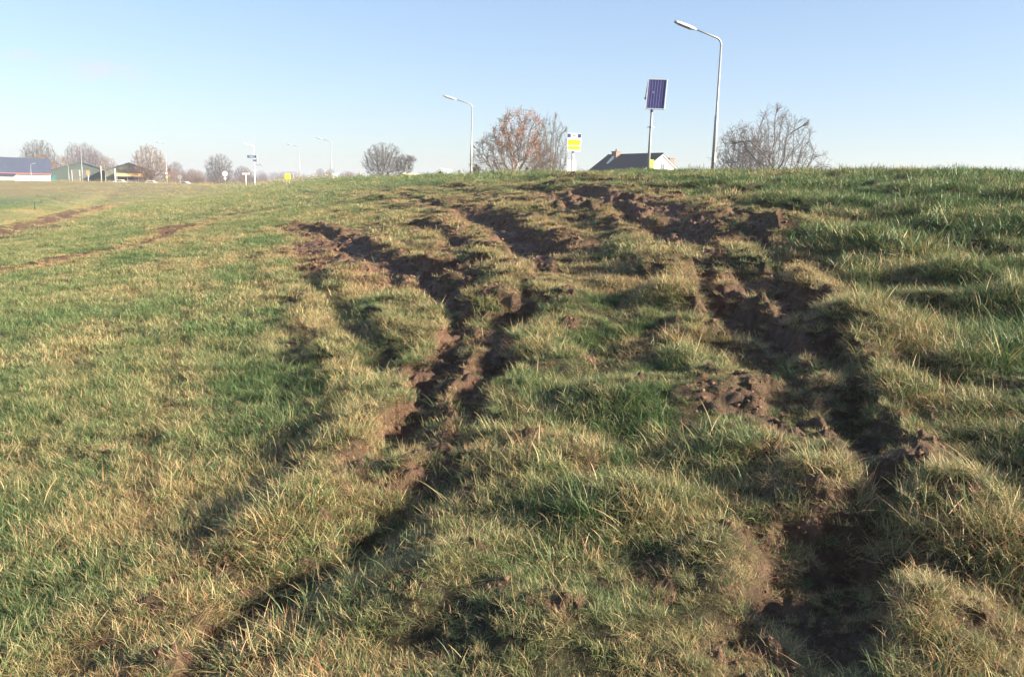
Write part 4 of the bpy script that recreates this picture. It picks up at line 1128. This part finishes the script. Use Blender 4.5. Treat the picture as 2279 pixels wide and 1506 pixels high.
def window(r, cx, cz, w, h, y, frame, nx=2, ny=2):
    f = MB(); t = .06
    f.box((cx, y, cz + h / 2 - t / 2), (w, .06, t)); f.box((cx, y, cz - h / 2 + t / 2), (w, .06, t))
    for s in (-1, 1): f.box((cx + s * (w / 2 - t / 2), y, cz), (t, .058, h - 2 * t))
    for i in range(1, nx): f.box((cx - w / 2 + i * w / nx, y, cz), (.035, .05, h - 2 * t))
    o = f.build('window', frame, r)
    MB().box((cx, y + .012, cz), (w - 2 * t, .02, h - 2 * t)).build('pane', GLASS, o)
def chimney(r, x, y, z0, z1, w, m, d=None, pots=1, name='chimney', par=None):
    d = d or w
    o = MB().box((x, y, (z0 + z1) / 2), (w, d, z1 - z0)).box((x, y, z1 + .05), (w + .12, d + .12, .10)).build(name, m, par or r)
    for k in range(pots):
        MB().tube([(x + (k - (pots - 1) / 2) * .3, y, z1 + .10), (x + (k - (pots - 1) / 2) * .3, y, z1 + .42)], [.11, .09], 10).build('chimney_pot', DARK, o, True)
    return o
def white_house():
    d = 112.; x, y = at(1471, d); zg = hz(x, y) - .1; apex = zat(1471, 341, x, y) - zg
    W = 8.0; rise = 2.75
    # local +Y (ridge) runs left and away
    r, sl = gable_house('white_house', 'white gabled house with dark tiled roof and brick chimneys behind the dike', (x, y, zg), dirv(-31), W, 11.5, apex - .15 - rise, apex - .15, WALLW, TILES, .12, WALLW)
    R = apex - .15
    window(r, .05, R - 1.75, .72, 1.15, -.02, BACKG)
    window(r, -1.8, R - rise - 1.4, 1.3, 1.3, -.02, WALLW); window(r, 1.8, R - rise - 1.4, 1.3, 1.3, -.02, WALLW)
    MB().box((0, -.03, 1.05), (.95, .08, 2.1)).build('door', DARK, r)
    ch = chimney(r, -.55, 9.0, R - 1.6, R + .45, .75, BRICK, 1.0, 1)
    MB().prism([(-1.9, R - 1.4), (-.95, R - .75), (-.95, R - .1), (-1.9, R - 1.05)], 8.9, 9.25).build('parapet', WALLW, r)
    chimney(r, 2.35, 1.2, R - 2.3, R - .45, .85, BRICKD, .85, 0)
white_house()
def low_gable():
    d = 135.; x, y = at(981, d); zg = hz(x, y) - .1; apex = zat(981, 375.5, x, y) - zg
    r, sl = gable_house('bungalow', 'low house showing only a white edged gable peak over the grass', (x, y, zg), dirv(8), 6.4, 8, apex - 2.2 - .15, apex - .15, BRICKD, BACKG, .35, WHITE)
    chimney(r, 1.8, 5.5, apex - 2., apex - .22, .42, BRICK, .42, 0)
low_gable()
def hidden_house():
    d = 98.; x, y = at(1065, d); zg = hz(x, y) - .1; top = zat(1065, 364.5, x, y) - zg
    R = zat(1065, 393, x, y) - zg
    r, sl = gable_house('brick_house', 'house hidden by the dike with only its dark brick chimney showing beside the thin lamp', (x, y, zg), dirv(-30), 6.5, 7, R - 2.6, R - .1, BRICK, TILES, .2)
    chimney(r, 0, .6, R - .8, top - .45, .52, BRICKD, .52, 1)
hidden_house()
def far_bits():
    d = 135.; x, y = at(895, d); zg = hz(x, y) - .1; apex = zat(895, 386.5, x, y) - zg
    gable_house('cottage', 'tip of a cream gable under the dark olive scraggly tree', (x, y, zg), dirv(20), 5, 6, apex - 2., apex - .1, WALLW, mat('cream_gable', (.62, .52, .36), .8), .2, WALLW)
far_bits()

def slate_barn():
    d = 205.; k = d / FPX
    xr, yr = at(113, d); zg = hz(xr, yr) - .1; ztop = zat(113, 352.5, xr, yr) - zg; zeave = zat(113, 386.5, xr, yr) - zg; zb = zat(113, 400, xr, yr) - zg
    r = empty('slate_roofed_barn', (xr, yr, zg), CAMRZ + math.radians(29), 'long white walled barn with slate blue roof at the far left', 'barn')
    L = 24.; dep = 9.
    MB().prism([(0, 0), (0, zeave), (-.01, zeave), (-.01, 0)], 0, dep)  # keeps the corner crisp
    MB().box((-L / 2, dep / 2, zeave / 2), (L, dep, zeave)).build('wall', WALLW, r)
    v = [(-L - .3, -.5, zeave - .05), (.25, -.5, zeave - .05), (.25, dep / 2, ztop), (-L - .3, dep / 2, ztop), (-L - .3, dep + .5, zeave - .05), (.25, dep + .5, zeave - .05),
         (-L - .3, -.5, zeave - .25), (.25, -.5, zeave - .25), (-L - .3, dep + .5, zeave - .25), (.25, dep + .5, zeave - .25)]
    meshobj('roof', v, [(0, 1, 2, 3), (3, 2, 5, 4), (0, 6, 7, 1), (4, 5, 9, 8), (1, 7, 9, 5, 2), (0, 3, 4, 8, 6), (6, 8, 9, 7)], SLATE, r)
    MB().box((-L / 2, -.53, zeave - .16), (L + .5, .06, .28)).build('gutter', mat('red_brown_gutter', (.30, .10, .08), .5), r)
    x0 = -(113 - 14) * k; x1 = -(113 - 45) * k
    MB().box(((x0 + x1) / 2, -.03, zeave * .5), (x1 - x0, .10, zeave * .98)).build('barn_door', BACKG, r)
    MB().box(((x0 + x1) / 2, -.35, zeave - .45), (x1 - x0 + .4, .6, .5)).build('door_canopy', mat('dark_navy', (.02, .03, .07), .6), r)
    # lean-to at the right end
    MB().box((.75, 3., (zeave - .3) / 2), (1.1, 4., zeave - .3)).build('lean_to', mat('dark_teal_cladding', (.02, .10, .11), .6), r)
slate_barn()
def green_barn(cpx, apy, x0px, x1px, eave_py, d, label, m, canopy=False):
    x, y = at(cpx, d); zg = hz(x, y) - .1; apex = zat(cpx, apy, x, y) - zg; k = d / FPX
    W = (x1px - x0px) * k; E = zat(cpx, eave_py, x, y) - zg
    r, sl = gable_house('green_barn', label, (x, y, zg), CAMRZ + math.radians(27), W, 22, E, apex, m, GREENR, .3, DARK)
    return r, zg, k, x, y
r, zg, k, x, y = green_barn(183, 360.5, 124, 242, 380, 225, 'green gabled barn with tall lamp post before its peak', BARNG)
MB().box((0, -.05, 1.9), (4.2, .1, 3.8)).build('sliding_door', GREENR, r)
r, zg, k, x, y = green_barn(290, 363.5, 250, 345, 380, 215, 'brown green gabled barn with a yellow canopy across its front', mat('olive_brown_cladding', (.11, .115, .075), .7, 0, .3, .5))
zc0 = zat(290, 393, x, y) - zg; zc1 = zat(290, 387, x, y) - zg
MB().box(((288 - 290) * k, -1.2, (zc0 + zc1) / 2), (52 * k, 2.0, zc1 - zc0)).build('canopy', mat('yellow_ochre_paint', (.80, .52, .18), .5), r, bevel=.02)
MB().box(((288 - 290) * k, -1.2, zc1 + .08), (53 * k, 2.1, .12)).build('canopy_trim', mat('rust_trim', (.40, .16, .06), .6), r)
MB().box(((285 - 290) * k, -.06, zc0 / 2), (46 * k, .12, zc0 - .02)).build('bay_shade_panel', mat('painted_bay_shade', (.03, .032, .045), .8), r)  # dark panel standing in for the shade under the canopy
for sx in (263, 284, 306): MB().tube([((sx - 290) * k, -2., 0), ((sx - 290) * k, -2., zc0)], .06, 8).build('canopy_post', GALV, r, True)

# ------------------------------------------------------------------ cars
def car(px, d, label, col, rz=0., L=4.2):
    x, y = at(px, d); z = hz(x, y) + .02
    r = empty('parked_car', (x, y, z), CAMRZ + rz, label, 'car', 'cars parked beyond the embankment')
    m = mat('car_paint', col, .25, .1, .03)
    prof = [(-.50, .28), (-.50, .55), (-.47, .72), (-.36, .80), (-.24, 1.25), (-.05, 1.42), (.14, 1.38), (.30, .98), (.46, .84), (.50, .62), (.50, .28)]
    MB().prism([(a * L, b) for a, b in prof], -.82, .82).build('body', m, r, bevel=.03)
    for s in (-1, 1):
        MB().prism([(-.29 * L, .86), (.22 * L, .92), (.12 * L, 1.32), (-.05 * L, 1.35), (-.21 * L, 1.22)], s * .825, s * .832).build('window', GLASS, r)
        for wx in (-.31, .31):
            w = MB().tube([(wx * L, s * .70, .32), (wx * L, s * .86, .32)], .32, 20).build('wheel', BLACK, r, True)
            MB().tube([(wx * L, s * .855, .32), (wx * L, s * .875, .32)], .19, 16).build('hubcap', BACKG, w, True)
        MB().box((-.497 * L, s * .6, .68), (.06, .26, .14)).build('tail_light', RED, r)
        MB().box((.497 * L, s * .6, .66), (.06, .30, .14)).build('headlight', WHITE, r)
car(268, 208, 'white car under the left end of the yellow canopy', (.75, .76, .76), .1, 4.0)
car(293, 209, 'dark car under the right end of the yellow canopy', (.06, .07, .12), -.05, 4.2)
car(337, 200, 'white car at the foot of the big brown tree', (.78, .78, .78), .2, 3.6)
car(411, 200, 'pale car just right of the grey round road sign', (.60, .62, .66), -.1, 3.8)
def field_post():
    x, y = unproj(78, 468); z = hz(x, y)
    r = empty('field_marker_post', (x, y, z - .1), 0, 'short dark post standing alone in the green field', 'post')
    MB().tube([(0, 0, 0), (0, 0, .62)], [.045, .04], 8).build('shaft', DARK, r, True)
    MB().box((0, 0, .64), (.11, .11, .05)).build('cap', DARK, r)
field_post()

# ------------------------------------------------------------------ haze
if HAZE:
    zlo, zhi, X0, X1, Y0, Y1 = -2.6, 16., -900., 1100., -80., 1500.
    o = MB().box(((X0 + X1) / 2, (Y0 + Y1) / 2, (zlo + zhi) / 2), (X1 - X0, Y1 - Y0, zhi - zlo)).build('haze', None)
    m = bpy.data.materials.new('haze_air'); m.use_nodes = True; nt = m.node_tree; nt.nodes.remove(nt.nodes['Principled BSDF'])
    pv = N(nt, 'ShaderNodeVolumePrincipled'); pv.inputs['Color'].default_value = (.86, .90, 1, 1); pv.inputs['Density'].default_value = HAZE; pv.inputs['Anisotropy'].default_value = .2
    nt.links.new(pv.outputs[0], nt.nodes['Material Output'].inputs['Volume'])
    o.data.materials.append(m); tag(o, 'thin pale winter haze over the dike and fields', kind='stuff')
